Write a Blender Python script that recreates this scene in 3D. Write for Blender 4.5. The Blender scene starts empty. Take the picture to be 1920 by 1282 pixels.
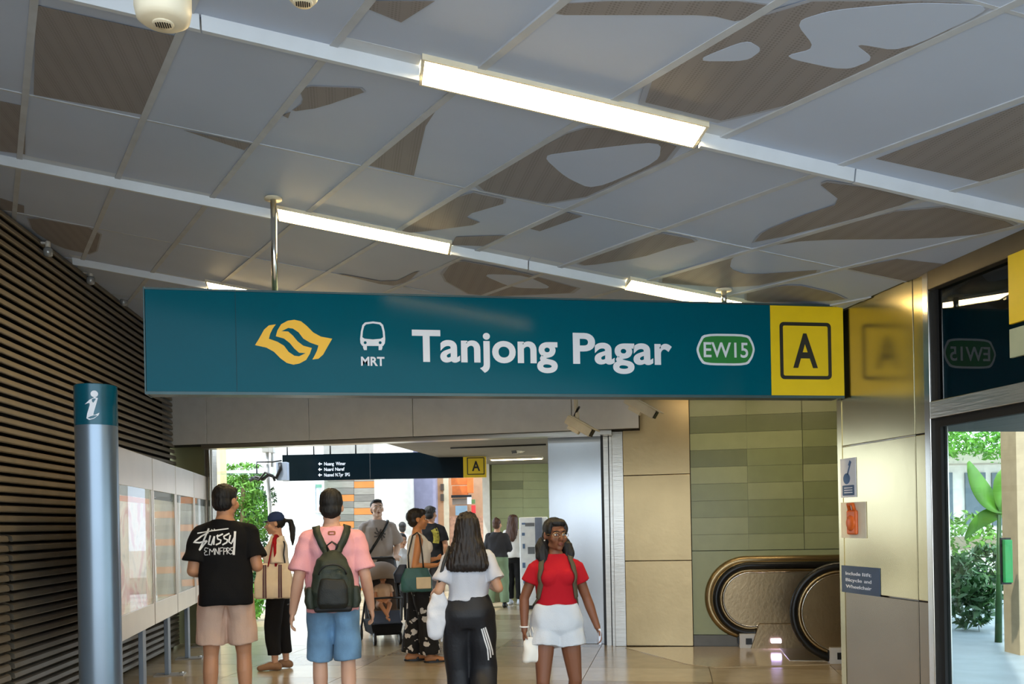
import bpy, bmesh, math, random
import numpy as np
from mathutils import Vector, Matrix
from mathutils.bvhtree import BVHTree
random.seed(7); np.random.seed(7)
scene = bpy.context.scene
COL = scene.collection
# ------------------------------------------------------------------ camera, world, sun, exposure
FPX, CX, CY, ROLL, EYE = 1700.0, 960.0, 979.0, 0.0195, 1.5
YAW = math.atan(310 / 1700)
cF = np.array([math.sin(YAW), math.cos(YAW), 0]); cR = np.array([math.cos(YAW), -math.sin(YAW), 0]); cU = np.array([0, 0, 1.0])
IX = cR * math.cos(ROLL) - cU * math.sin(ROLL); IY = cR * math.sin(ROLL) + cU * math.cos(ROLL); CAM = np.array([0, 0, EYE])
cd = bpy.data.cameras.new('camera'); cam = bpy.data.objects.new('camera', cd); COL.objects.link(cam)
cd.sensor_width = 36; cd.sensor_fit = 'HORIZONTAL'; cd.lens = FPX / 1920 * 36; cd.shift_y = (CY - 641) / 1920; cd.clip_end = 300
Mc = Matrix.Identity(4)
for k in range(3):
    Mc[k][0] = IX[k]; Mc[k][1] = IY[k]; Mc[k][2] = -cF[k]; Mc[k][3] = CAM[k]
cam.matrix_world = Mc
scene.camera = cam
scene.view_settings.view_transform = 'Standard'; scene.view_settings.look = 'None'; scene.view_settings.gamma = 1
scene.view_settings.use_curve_mapping = False; scene.view_settings.exposure = 1.1
w = bpy.data.worlds.new('sky'); scene.world = w; w.use_nodes = True
bg = w.node_tree.nodes['Background']; bg.inputs[0].default_value = (0.74, 0.87, 1.0, 1); bg.inputs[1].default_value = 1.75
sd = bpy.data.lights.new('sun', 'SUN'); sun = bpy.data.objects.new('sun', sd); COL.objects.link(sun)
sd.energy = 1.7; sd.color = (1, 0.95, 0.86); sd.angle = 0.02
sun.rotation_euler = Vector((0.40, 0.30, -0.86)).to_track_quat('-Z', 'Y').to_euler()
LAMP_POWER = 28.0

# ------------------------------------------------------------------ pixel -> place helpers (1920x1282 frame)
def ray(x, y): return cF + IX * (x - CX) / FPX - IY * (y - CY) / FPX
def P(x, y, d): return CAM + ray(x, y) * d
def onplane(x, y, p, n):
    r = ray(x, y); n = np.asarray(n, float)
    return CAM + r * (((np.asarray(p, float) - CAM) @ n) / (r @ n))
def hz(x): return CY - ROLL * (x - CX)
def fl(x, d): p = onplane(x, hz(x) + EYE * FPX / d, (0, 0, 0), (0, 0, 1)); return p
SL = 0.165
def ceil_z(x, y=0): return 3.587 - SL * (x + 0.45)
def oc(x, y): return onplane(x, y, (-.45, 5.8, 3.587), (SL, 0, 1))
GR = np.array([3.237, 10.35, 0]); g = np.array([.938, -.347, 0]); gn = np.array([-.347, -.938, 0])
def gp(x, y, off=0.0): return onplane(x, y, GR + gn * off, gn)
def xz(x, y, Y): return onplane(x, y, (0, Y, 0), (0, 1, 0))
XW = 3.45
def yz(x, y, X=XW): return onplane(x, y, (X, 0, 0), (1, 0, 0))

# ------------------------------------------------------------------ materials
def lin(c):
    return tuple((v / 255 / 12.92 if v / 255 <= .04045 else ((v / 255 + .055) / 1.055) ** 2.4) for v in c)
_m = {}
def mat(name, rgb, rough=.5, metal=0., var=.08, scale=8., bump=0., bscale=40., spec=.5, stretch=None, emit=None, estr=0., coat=0.):
    if name in _m: return _m[name]
    m = bpy.data.materials.new(name); m.use_nodes = True; nt = m.node_tree; b = nt.nodes['Principled BSDF']
    c = lin(rgb); b.inputs['Roughness'].default_value = rough; b.inputs['Metallic'].default_value = metal
    b.inputs['Specular IOR Level'].default_value = spec; b.inputs['Coat Weight'].default_value = coat
    tc = nt.nodes.new('ShaderNodeTexCoord'); mp = nt.nodes.new('ShaderNodeMapping')
    nt.links.new(tc.outputs['Object'], mp.inputs[0])
    if stretch: mp.inputs['Scale'].default_value = stretch
    if var:
        n = nt.nodes.new('ShaderNodeTexNoise'); n.inputs['Scale'].default_value = scale; n.inputs['Detail'].default_value = 4
        nt.links.new(mp.outputs[0], n.inputs['Vector'])
        r = nt.nodes.new('ShaderNodeValToRGB'); nt.links.new(n.outputs[0], r.inputs[0])
        r.color_ramp.elements[0].position = .3; r.color_ramp.elements[1].position = .7
        r.color_ramp.elements[0].color = tuple(v * (1 - var) for v in c) + (1,)
        r.color_ramp.elements[1].color = tuple(min(1, v * (1 + var)) for v in c) + (1,)
        nt.links.new(r.outputs[0], b.inputs['Base Color'])
    else: b.inputs['Base Color'].default_value = c + (1,)
    if bump:
        n2 = nt.nodes.new('ShaderNodeTexNoise'); n2.inputs['Scale'].default_value = bscale; n2.inputs['Detail'].default_value = 5
        nt.links.new(mp.outputs[0], n2.inputs['Vector'])
        bp = nt.nodes.new('ShaderNodeBump'); bp.inputs['Strength'].default_value = bump; bp.inputs['Distance'].default_value = .01
        nt.links.new(n2.outputs[0], bp.inputs['Height']); nt.links.new(bp.outputs[0], b.inputs['Normal'])
    if emit: b.inputs['Emission Color'].default_value = lin(emit) + (1,); b.inputs['Emission Strength'].default_value = estr
    _m[name] = m; return m
def glass_mat(name, tint=(0.9, 0.95, 0.93), ior=1.5):
    m = bpy.data.materials.new(name); m.use_nodes = True; nt = m.node_tree; nt.nodes.clear()
    o = nt.nodes.new('ShaderNodeOutputMaterial'); mix = nt.nodes.new('ShaderNodeMixShader'); t = nt.nodes.new('ShaderNodeBsdfTransparent')
    gl = nt.nodes.new('ShaderNodeBsdfGlossy'); fr = nt.nodes.new('ShaderNodeFresnel'); fr.inputs[0].default_value = ior
    t.inputs[0].default_value = tint + (1,); gl.inputs['Roughness'].default_value = .01
    ge = nt.nodes.new('ShaderNodeNewGeometry'); sb = nt.nodes.new('ShaderNodeMath'); sb.operation = 'SUBTRACT'; sb.use_clamp = True; nt.links.new(fr.outputs[0], sb.inputs[0]); nt.links.new(ge.outputs['Backfacing'], sb.inputs[1]); nt.links.new(sb.outputs[0], mix.inputs[0]); nt.links.new(t.outputs[0], mix.inputs[1]); nt.links.new(gl.outputs[0], mix.inputs[2])
    nt.links.new(mix.outputs[0], o.inputs[0]); return m
def perf_mat(name, rgb, hole, pitch=.011):
    m = mat(name, rgb, .55, 0, .05, 2.5); nt = m.node_tree; b = nt.nodes['Principled BSDF']
    src = b.inputs['Base Color'].links[0].from_socket
    tc = nt.nodes.new('ShaderNodeTexCoord'); v = nt.nodes.new('ShaderNodeTexVoronoi'); v.inputs['Scale'].default_value = 1 / pitch; v.inputs['Randomness'].default_value = 0
    nt.links.new(tc.outputs['Object'], v.inputs['Vector'])
    lt = nt.nodes.new('ShaderNodeMath'); lt.operation = 'LESS_THAN'; lt.inputs[1].default_value = hole[1]
    nt.links.new(v.outputs['Distance'], lt.inputs[0])
    mx = nt.nodes.new('ShaderNodeMix'); mx.data_type = 'RGBA'; nt.links.new(lt.outputs[0], mx.inputs[0]); nt.links.new(src, mx.inputs[6]); mx.inputs[7].default_value = lin(hole[0]) + (1,)
    nt.links.new(mx.outputs[2], b.inputs['Base Color']); return m

# ------------------------------------------------------------------ mesh building
class MB:
    def __init__(s): s.v = []; s.f = []; s.mi = []
    def add(s, v, f, mi=0):
        o = len(s.v); s.v += [tuple(map(float, q)) for q in v]; s.f += [tuple(i + o for i in q) for q in f]; s.mi += [mi] * len(f); return s
    def box(s, a, b, mi=0):
        x0, y0, z0 = np.minimum(a, b); x1, y1, z1 = np.maximum(a, b)
        return s.add([(x0, y0, z0), (x1, y0, z0), (x1, y1, z0), (x0, y1, z0), (x0, y0, z1), (x1, y0, z1), (x1, y1, z1), (x0, y1, z1)],
                     [(0, 3, 2, 1), (4, 5, 6, 7), (0, 1, 5, 4), (1, 2, 6, 5), (2, 3, 7, 6), (3, 0, 4, 7)], mi)
    def obox(s, o, ex, ey, ez, mi=0):
        o, ex, ey, ez = [np.asarray(q, float) for q in (o, ex, ey, ez)]
        if np.cross(ex, ey) @ ez < 0: o = o + ex; ex = -ex
        return s.add([o, o + ex, o + ex + ey, o + ey, o + ez, o + ex + ez, o + ex + ey + ez, o + ey + ez],
                     [(0, 3, 2, 1), (4, 5, 6, 7), (0, 1, 5, 4), (1, 2, 6, 5), (2, 3, 7, 6), (3, 0, 4, 7)], mi)
    def hexa(s, bot, top, mi=0):   # two quads
        return s.add(list(bot) + list(top), [(0, 3, 2, 1), (4, 5, 6, 7), (0, 1, 5, 4), (1, 2, 6, 5), (2, 3, 7, 6), (3, 0, 4, 7)], mi)
    def prism(s, poly, ext, mi=0):
        n = len(poly); ext = np.asarray(ext, float); p = [np.asarray(q, float) for q in poly]
        return s.add(p + [q + ext for q in p], [tuple(range(n))[::-1], tuple(range(n, 2 * n))] + [(i, (i + 1) % n, n + (i + 1) % n, n + i) for i in range(n)], mi)
    def tube(s, pts, r, n=10, caps=True, mi=0, flat=1.0):
        pts = [np.asarray(p, float) for p in pts]; rs = r if hasattr(r, '__len__') else [r] * len(pts)
        t0 = pts[1] - pts[0]; t0 /= np.linalg.norm(t0) + 1e-9
        u = np.cross(t0, (0, 0, 1.)); u = np.cross(t0, (0, 1., 0)) if np.linalg.norm(u) < .1 else u; u /= np.linalg.norm(u)
        V = []
        for i, p in enumerate(pts):
            t = pts[min(i + 1, len(pts) - 1)] - pts[max(i - 1, 0)]; t /= np.linalg.norm(t) + 1e-9
            u = u - t * (u @ t); u /= np.linalg.norm(u) + 1e-9; q = np.cross(t, u)
            for k in range(n):
                a = 2 * math.pi * k / n; V.append(p + rs[i] * (u * math.cos(a) + q * math.sin(a) * flat))
        Fc = [(i * n + k, i * n + (k + 1) % n, (i + 1) * n + (k + 1) % n, (i + 1) * n + k) for i in range(len(pts) - 1) for k in range(n)]
        if caps: Fc += [tuple(range(n))[::-1], tuple(range((len(pts) - 1) * n, len(pts) * n))]
        return s.add(V, Fc, mi)
    def lathe(s, c, prof, n=24, mi=0, ax=(0, 0, 1)):
        ax = np.asarray(ax, float); ax /= np.linalg.norm(ax); u = np.cross(ax, (0, 1., 0)); u = np.array([1., 0, 0]) if np.linalg.norm(u) < .1 else u / np.linalg.norm(u); q = np.cross(ax, u)
        V = [np.asarray(c) + ax * z + r * (u * math.cos(2 * math.pi * k / n) + q * math.sin(2 * math.pi * k / n)) for r, z in prof for k in range(n)]
        m = len(prof)
        return s.add(V, [(i * n + k, i * n + (k + 1) % n, (i + 1) * n + (k + 1) % n, (i + 1) * n + k) for i in range(m - 1) for k in range(n)] + [tuple(range(n))[::-1], tuple(range((m - 1) * n, m * n))], mi)
    def ell(s, c, r, n=16, m=10, rot=None, mi=0):
        V = []; c = np.asarray(c, float)
        for i in range(m + 1):
            th = math.pi * i / m
            for k in range(n):
                a = 2 * math.pi * k / n; V.append(np.array([r[0] * math.sin(th) * math.cos(a), r[1] * math.sin(th) * math.sin(a), r[2] * math.cos(th)]))
        V = [c + (rot @ v if rot is not None else v) for v in V]
        Fc = []
        for i in range(m):
            for k in range(n):
                a, b, cc, d = i * n + k, (i + 1) * n + k, (i + 1) * n + (k + 1) % n, i * n + (k + 1) % n
                Fc.append((a, b, cc) if i == 0 else ((a, b, d) if i == m - 1 else (a, b, cc, d)))
        return s.add(V, Fc, mi)
    def cone(s, a, b, ra, rb, n=14, rnd=True, mi=0):
        a, b = np.asarray(a, float), np.asarray(b, float); d = b - a; L = np.linalg.norm(d); d = d / (L + 1e-9)
        pts, rs = [], []
        if rnd:
            for t in (90, 65, 40, 18): pts.append(a - d * ra * math.sin(math.radians(t)) * .999); rs.append(max(ra * math.cos(math.radians(t)), ra * .05))
        pts += [a, b]; rs += [ra, rb]
        if rnd:
            for t in (18, 40, 65, 90): pts.append(b + d * rb * math.sin(math.radians(t)) * .999); rs.append(max(rb * math.cos(math.radians(t)), rb * .05))
        return s.tube(pts, rs, n, True, mi)
    def loft(s, secs, n=28, mi=0):   # (x,y,z,rx,ry[,power])
        V = []
        for q in secs:
            x, y, z, rx, ry = q[:5]; pw = q[5] if len(q) > 5 else 2.3
            for k in range(n):
                a = 2 * math.pi * k / n; c, sn = math.cos(a), math.sin(a)
                V.append((x + rx * math.copysign(abs(c) ** (2 / pw), c), y + ry * math.copysign(abs(sn) ** (2 / pw), sn), z))
        m = len(secs); up = secs[-1][2] > secs[0][2]
        Fc = [(i * n + k, i * n + (k + 1) % n, (i + 1) * n + (k + 1) % n, (i + 1) * n + k) for i in range(m - 1) for k in range(n)] + [tuple(range(n))[::-1], tuple(range((m - 1) * n, m * n))]
        if not up: Fc = [q[::-1] for q in Fc]
        return s.add(V, Fc, mi)
    def scaled(s, k): s.v = [tuple(c * k for c in q) for q in s.v]; return s
    def mesh(s, name, mats):
        me = bpy.data.meshes.new(name); me.from_pydata(s.v, [], s.f); me.update()
        for m in (mats if isinstance(mats, (list, tuple)) else [mats]): me.materials.append(m)
        if any(s.mi): me.polygons.foreach_set('material_index', s.mi)
        return me
    def build(s, name, mats, parent=None, smooth=False, bevel=0, origin=None):
        if origin is not None: o = np.asarray(origin, float); s.v = [tuple(np.array(q) - o) for q in s.v]
        me = s.mesh(name, mats)
        if smooth: me.polygons.foreach_set('use_smooth', [True] * len(me.polygons))
        ob = link(name, me, parent)
        if origin is not None: ob.location = origin
        if bevel:
            b = ob.modifiers.new('bevel', 'BEVEL'); b.width = bevel; b.segments = 2; b.limit_method = 'ANGLE'
        if smooth == 2: autosmooth(ob)
        return ob
def autosmooth(ob, ang=40):
    me = ob.data; bm = bmesh.new(); bm.from_mesh(me)
    for e in bm.edges:
        if len(e.link_faces) == 2 and e.calc_face_angle(0) > math.radians(ang): e.smooth = False
    bm.to_mesh(me); bm.free()
def link(name, me, parent=None):
    ob = bpy.data.objects.new(name, me); COL.objects.link(ob)
    if parent: ob.parent = parent
    return ob
def tag(o, label=None, cat=None, group=None, kind=None):
    if label: o['label'] = label
    if cat: o['category'] = cat
    if group: o['group'] = group
    if kind: o['kind'] = kind
    return o
def empty(name, loc=(0, 0, 0), rz=0, **k):
    o = bpy.data.objects.new(name, None); COL.objects.link(o); o.location = tuple(map(float, loc)); o.rotation_euler = (0, 0, rz); o.empty_display_size = .1
    return tag(o, **k)
def structure(o): o['kind'] = 'structure'; return o
def eval_mesh(ob):
    dg = bpy.context.evaluated_depsgraph_get(); dg.update()
    me = bpy.data.meshes.new_from_object(ob.evaluated_get(dg)); return me
def remesh(mb, name, m, parent, voxel=.007, smooth=3, wrinkle=0, wl=.12, seed=1, s=1.0, post=None, stretch=(1, 1, 1)):
    mb.scaled(s)
    tmp = link('tmp', mb.mesh('tmp', m)); r = tmp.modifiers.new('r', 'REMESH'); r.mode = 'VOXEL'; r.voxel_size = voxel; r.use_smooth_shade = True
    if smooth: q = tmp.modifiers.new('s', 'SMOOTH'); q.factor = .5; q.iterations = smooth
    me = eval_mesh(tmp); bpy.data.objects.remove(tmp)
    me.name = name
    if not me.materials: me.materials.append(m)
    n = len(me.vertices); co = np.empty(n * 3); me.vertices.foreach_get('co', co); co = co.reshape(-1, 3)
    if wrinkle:
        no = np.empty(n * 3); me.vertices.foreach_get('normal', no); no = no.reshape(-1, 3)
        rg = np.random.RandomState(seed); h = np.zeros(n); cs = co * np.array(stretch)
        for k in range(9):
            d = rg.normal(size=3); d /= np.linalg.norm(d); fr = 2 * math.pi / (wl * rg.uniform(.5, 1.6)); d2 = rg.normal(size=3)
            h += np.sin(cs @ d * fr + rg.uniform(0, 6) + 1.6 * np.sin(cs @ d2 * fr * .35 + rg.uniform(0, 6)))
        co = co + no * (h / 4 * wrinkle)[:, None]
    if post: co = post(co)
    me.vertices.foreach_set('co', co.ravel()); me.update()
    me.polygons.foreach_set('use_smooth', [True] * len(me.polygons))
    return link(name, me, parent)
def shape2d(loops, ext=.002):       # filled 2-D outline(s) with holes -> (verts, faces) in XY, thickness in Z
    cu = bpy.data.curves.new('s', 'CURVE'); cu.dimensions = '2D'; cu.fill_mode = 'BOTH'; cu.extrude = ext / 2
    for lp in loops:
        sp = cu.splines.new('POLY'); sp.points.add(len(lp) - 1); sp.use_cyclic_u = True
        for i, q in enumerate(lp): sp.points[i].co = (q[0], q[1], 0, 1)
    ob = link('s', cu); me = eval_mesh(ob); bpy.data.objects.remove(ob)
    v = [tuple(q.co) for q in me.vertices]; f = [tuple(p.vertices) for p in me.polygons]; bpy.data.meshes.remove(me); return v, f
def text2d(txt, bold=0., ext=.002):
    cu = bpy.data.curves.new('t', 'FONT'); cu.body = txt; cu.size = 1; cu.extrude = ext / 2; cu.offset = bold; cu.resolution_u = 6
    ob = link('t', cu); me = eval_mesh(ob); bpy.data.objects.remove(ob)
    v = [tuple(q.co) for q in me.vertices]; f = [tuple(p.vertices) for p in me.polygons]; bpy.data.meshes.remove(me); return v, f
CAPH = None
def fit_text(txt, x0, x1, z0, z1, bold=0., ext=.002):   # baseline z0, cap height z1, width x0..x1
    global CAPH
    v, f = text2d(txt, bold, ext); v = np.array(v)
    h = np.array(text2d('H', bold, ext)[0]); b0, b1 = h[:, 1].min(), h[:, 1].max()
    sx = (x1 - x0) / (v[:, 0].max() - v[:, 0].min()); sz = (z1 - z0) / (b1 - b0)
    v = np.stack([x0 + (v[:, 0] - v[:, 0].min()) * sx, z0 + (v[:, 1] - b0) * sz, v[:, 2]], 1)
    return v, f
def words(txt, x0, x1):      # each word with its share of the line
    n = len(txt); o = []; i = 0
    for wd in txt.split(' '): o.append((wd, x0 + (x1 - x0) * i / n, x0 + (x1 - x0) * (i + len(wd)) / n)); i += len(wd) + 1
    return o
def circ(cx, cy, r, n=24, ry=None): return [(cx + r * math.cos(2 * math.pi * k / n), cy + (ry or r) * math.sin(2 * math.pi * k / n)) for k in range(n)]
def rrect(x0, y0, x1, y1, r, n=5):
    o = []
    for cx, cy, a in ((x1 - r, y1 - r, 0), (x0 + r, y1 - r, 90), (x0 + r, y0 + r, 180), (x1 - r, y0 + r, 270)):
        for k in range(n + 1): t = math.radians(a + 90 * k / n); o.append((cx + r * math.cos(t), cy + r * math.sin(t)))
    return o
def ribbon(pts, wd):
    pts = [np.array(p, float) for p in pts]; res = [pts[0]]
    for a, b in zip(pts, pts[1:]):
        m = max(1, int(np.linalg.norm(b - a) / (wd * 1.2)))
        res += [a + (b - a) * (i + 1) / m for i in range(m)]
    V = []; Fc = []
    for i, p in enumerate(res):
        t = res[min(i + 1, len(res) - 1)] - res[max(0, i - 1)]; t /= np.linalg.norm(t) + 1e-9; nn = np.array([-t[1], t[0]]) * wd / 2
        V += [tuple(p + nn) + (0,), tuple(p - nn) + (0,)]
        if i: Fc.append((2 * i - 2, 2 * i - 1, 2 * i + 1, 2 * i))
    return V, Fc
def facade(mb, x0, x1, y0, y1, d, t=.2, mi=0):   # a slab facing the camera axis, at true depth d, thickness t
    a = P(x0, y1, d); ex = P(x1, y1, d) - a; ez = np.array([0, 0, P(x0, y0, d)[2] - a[2]]); ex[2] = 0
    return mb.obox(a, ex, cF * t, ez, mi)

# ------------------------------------------------------------------ shared materials
M_ceil = mat('ceiling_panel_blue_grey', (184, 199, 226), .5, 0, .03, 2)
M_ceild = perf_mat('ceiling_print_taupe', (140, 137, 140), ((122, 119, 121), .34), .014); M_ceilh = mat('ceiling_print_halo', (164, 172, 190), .5, 0, .03, 2)
M_rail = mat('ceiling_rail', (186, 194, 206), .45)
M_beam = mat('beam_paint', (205, 214, 226), .4, .1, .04)
M_dark = mat('dark_void', (16, 15, 14), .8)
M_black = mat('black_plastic', (14, 14, 15), .4)
M_steel = mat('brushed_steel', (196, 192, 184), .28, 1, .06, 3, .12, 6, stretch=(1, 1, 14))
M_steelw = mat('warm_steel', (196, 184, 146), .2, 1, .05, 3, .16, 2.2, stretch=(1, 1, .6))
M_bronze = mat('bronze_steel', (172, 150, 112), .34, 1, .06, 3, .1, 20)
M_chrome = mat('bright_trim', (215, 212, 205), .16, 1, .02)
M_alu = mat('grey_cladding', (212, 211, 208), .5, .25, .04)
M_cream = mat('cream_plastic', (226, 218, 196), .45)
M_teal = mat('sign_teal', (0, 86, 104), .12, 0, .03, 2, spec=.08)
M_white = mat('white_vinyl', (222, 226, 236), .5, 0, .02)
M_yel = mat('sign_yellow', (236, 202, 12), .35, 0, .03)
M_logo = mat('logo_yellow', (246, 190, 22), .4, 0, .02)
M_ink = mat('sign_black', (28, 27, 22), .5, 0, .02)
M_green = mat('badge_green', (34, 126, 52), .4, 0, .03)
M_glass = glass_mat('clear_glass'); M_acr = glass_mat('acrylic', (.96, .97, .96), 1.22); M_glassd = glass_mat('dark_glass', (.45, .52, .55), 1.62)
M_lamp = mat('lamp_diffuser', (255, 240, 205), .4, emit=(255, 222, 160), estr=LAMP_POWER)
M_leaf = mat('leaf_green', (92, 140, 44), .5, 0, .35, 3); M_leafd = mat('leaf_dark', (44, 84, 40), .5, 0, .35, 3); M_leafl = mat('leaf_light', (104, 166, 58), .45, 0, .2, 5)
M_bark = mat('bark', (140, 118, 84), .85, 0, .25, 12, .4, 30)
M_conc = mat('pale_concrete', (205, 200, 190), .75, 0, .06, 3, .1)
M_blue = mat('decal_blue', (70, 104, 150), .5)

# ------------------------------------------------------------------ ground, floor
mb = MB().box((-40, -40, -.30), (60, 70, -.06)); ground = structure(mb.build('ground', mat('pavement', (186, 180, 168), .8, 0, .08, .8, .2, 8)))
M_fl1 = mat('floor_tile_tan', (164, 146, 116), .22, 0, .08, 5, .02, 20); M_fl2 = mat('floor_tile_sand', (182, 166, 138), .2, 0, .08, 5, .02, 20); M_fl3 = mat('floor_tile_brown', (146, 126, 98), .22, 0, .08, 5, .02, 20)
mb = MB(); q = [np.array([-3.2, -1.5, 0]), np.array([9., -1.5, 0]), np.array([9., 30., 0]), np.array([-3.2, 30., 0])]
mb.hexa([p + np.array([0, 0, -.06]) for p in q], [p + np.array([0, 0, -.006]) for p in q]); floor = structure(mb.build('floor', mat('floor_grout', (118, 104, 82), .6, 0, .05)))
TW, TD = 1.2, .75
tm = [MB().box((-TW / 2 + .003, -TD / 2 + .003, -.02), (TW / 2 - .003, TD / 2 - .003, 0)).mesh('floor_tile', m) for m in (M_fl1, M_fl2, M_fl3)]
ang_g = math.atan2(g[1], g[0])
nt_ = 0
gb = -gn
for j in range(-6, 17):
    for i in range(-7, 6):
        c = GR + g * (i * TW - .9) + gb * (j * TD + .3)
        if not (-3.0 < c[0] < 6.6 and 4.6 < c[1] < 22): continue
        if c[0] > 3.6 and c[1] < 6.5: continue
        d = (c - CAM) @ cF; px = CX + FPX * ((c - CAM) @ IX) / d
        if px < 60 or px > 1720 or d < 5.6: continue
        k = (1 if j % 4 == 1 else (0 if (i * 7 + j * 3) % 5 else 2)) if j < 7 else (j % 2)
        o = link('floor_tile', tm[k], floor); o.location = c; o.rotation_euler = (0, 0, ang_g); nt_ += 1

# ------------------------------------------------------------------ ceiling
ZU = .16
SK = -.355
def cx_at(i, y): return -.452 + .577 * i + SK * (y - 5.1)
YR = [1.48, 2.64, 3.905, 5.09, 6.21, 7.40, 8.55, 9.75, 10.9, 12.1]
def cpt(x, y, up=0.): return np.array([x, y, ceil_z(x) + up])
mb = MB(); c4 = [(-5.5, 1.45), (3.55, 1.45), (3.55, 12.6), (-5.5, 12.6)]
mb.hexa([cpt(x, y, .05) for x, y in c4], [cpt(x, y, .3) for x, y in c4]); ceiling = structure(mb.build('ceiling', M_dark))
XL, XR = -3.35, 3.44
def clipx(poly):
    def cut(poly, lim, sgn):
        out = []
        for a, b in zip(poly, poly[1:] + poly[:1]):
            ia, ib = sgn * (a[0] - lim) <= 0, sgn * (b[0] - lim) <= 0
            if ia: out.append(a)
            if ia != ib: t = (lim - a[0]) / (b[0] - a[0]); out.append((lim, a[1] + t * (b[1] - a[1])))
        return out
    p = cut(poly, XR, 1)
    return cut(p, XL, -1) if len(p) > 2 else p
BW = .13
for r in range(len(YR) - 1):
    y0, y1 = YR[r] + .006, YR[r + 1] - .006
    for i in range(-9, 17):
        gx = .014
        poly = clipx([(cx_at(i, y0) + gx, y0), (cx_at(i + 1, y0) - gx, y0), (cx_at(i + 1, y1) - gx, y1), (cx_at(i, y1) + gx, y1)])
        if len(poly) < 3: continue
        ar = sum(a[0] * b[1] - b[0] * a[1] for a, b in zip(poly, poly[1:] + poly[:1])) / 2
        if abs(ar) < .02: continue
        pz = random.uniform(-.003, .003)
        MB().prism([cpt(x, y, pz) for x, y in poly], (0, 0, .025)).build('ceiling_panel', M_ceil, ceiling)
for i in range(-9, 17):     # pale rails along the skewed joints
    for (ya, yb) in zip(YR[:-1], YR[1:]):
        poly = clipx([(cx_at(i, ya) - .017, ya), (cx_at(i, ya) + .017, ya), (cx_at(i, yb) + .017, yb), (cx_at(i, yb) - .017, yb)])
        if len(poly) < 4: continue
        MB().prism([cpt(x, y, -.006) for x, y in poly], (0, 0, .03)).build('ceiling_rail', M_rail, ceiling)
for k in (0, 1, 3, 5, 7):
    y = YR[k]; MB().prism([cpt(x, yy, -.004) for x, yy in ((XL, y - .008), (XR, y - .008), (XR, y + .008), (XL, y + .008))], (0, 0, .03)).build('ceiling_rail', M_rail, ceiling)
DARKP = [
 [(68, 8), (328, 66), (270, 214), (63, 176)], [(0, 188), (48, 198), (47, 288), (0, 282)], [(690, 0), (815, 0), (752, 40), (688, 14)],
 [(1072, 0), (1450, 0), (1388, 40), (1330, 26), (1180, 26), (1030, 26)],
 [(1470, 0), (1780, 0), (1862, 16), (1392, 234), (1170, 180)], [(1920, 192), (1920, 318), (1852, 342), (1642, 296)],
 [(822, 198), (798, 235), (776, 328), (688, 308)], [(876, 350), (962, 302), (1085, 238), (1170, 240), (1290, 280), (1058, 386)],
 [(872, 357), (960, 376), (868, 403), (905, 418), (800, 432), (740, 437)], [(855, 443), (948, 440), (905, 460), (846, 458)], [(1056, 396), (1092, 404), (1012, 432), (988, 426)],
 [(1226, 434), (1312, 450), (1262, 462), (1200, 482), (1100, 497), (1082, 492)], [(1738, 380), (1915, 420), (1850, 436), (1740, 446), (1520, 448), (1412, 464)],
 [(1400, 470), (1372, 482), (1368, 502), (1402, 514), (1560, 503), (1392, 540), (1208, 526)], [(1590, 503), (1682, 484), (1792, 496), (1700, 526)],
 [(1530, 338), (1640, 352), (1730, 376), (1412, 456), (1432, 432), (1500, 404), (1580, 378)],
 [(345, 243), (470, 268), (458, 280)], [(52, 405), (190, 430), (178, 478), (110, 462), (62, 432)], [(852, 486), (960, 506), (1108, 546), (890, 556), (826, 520)], [(620, 509), (735, 530), (788, 504), (766, 526), (732, 536)],
 [(1400, 545), (1490, 532), (1560, 548), (1590, 562), (1400, 566)], [(530, 215), (545, 208), (540, 220)], [(0, 370), (45, 385), (45, 398), (0, 392)], [(560, 160), (700, 165), (600, 200), (545, 208), (570, 190)],
]
PALEP = [
 [(1490, 38), (1560, 16), (1720, 2), (1840, 6), (1850, 18), (1690, 94), (1600, 78), (1640, 108), (1585, 130), (1465, 104), (1530, 88)], [(1300, 112), (1400, 72), (1430, 90), (1400, 112)],
 [(1016, 290), (1075, 282), (1240, 262), (1236, 300), (1112, 354), (1060, 330)], [(900, 512), (985, 515), (1040, 540), (960, 538)],
]
def smooth_poly(pl, it=2, keep=True):
    p = [np.array(q, float) for q in pl]
    for _ in range(it):
        o = []
        for a, b in zip(p, p[1:] + p[:1]): o += [a * .82 + b * .18, a * .18 + b * .82]
        p = o
    return p
for pl in DARKP:
    pts = [oc(*q) for q in (smooth_poly(pl, 1) if len(pl) > 4 else pl)]
    MB().prism([p + np.array([0, 0, -.0046]) for p in pts], (0, 0, .0012)).build('perforated_print', M_ceild, ceiling)
    if len(pl) > 4:
        c_ = sum(pts) / len(pts); MB().prism([c_ + (p - c_) * 1.05 + np.array([0, 0, -.0030]) for p in pts], (0, 0, .0008)).build('soft_print_edge', M_ceilh, ceiling)
for pl in PALEP:
    pts = [oc(*q) for q in smooth_poly(pl, 2)]
    MB().prism([p + np.array([0, 0, -.0058]) for p in pts], (0, 0, .0012)).build('pale_print', M_ceil, ceiling)
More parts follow.
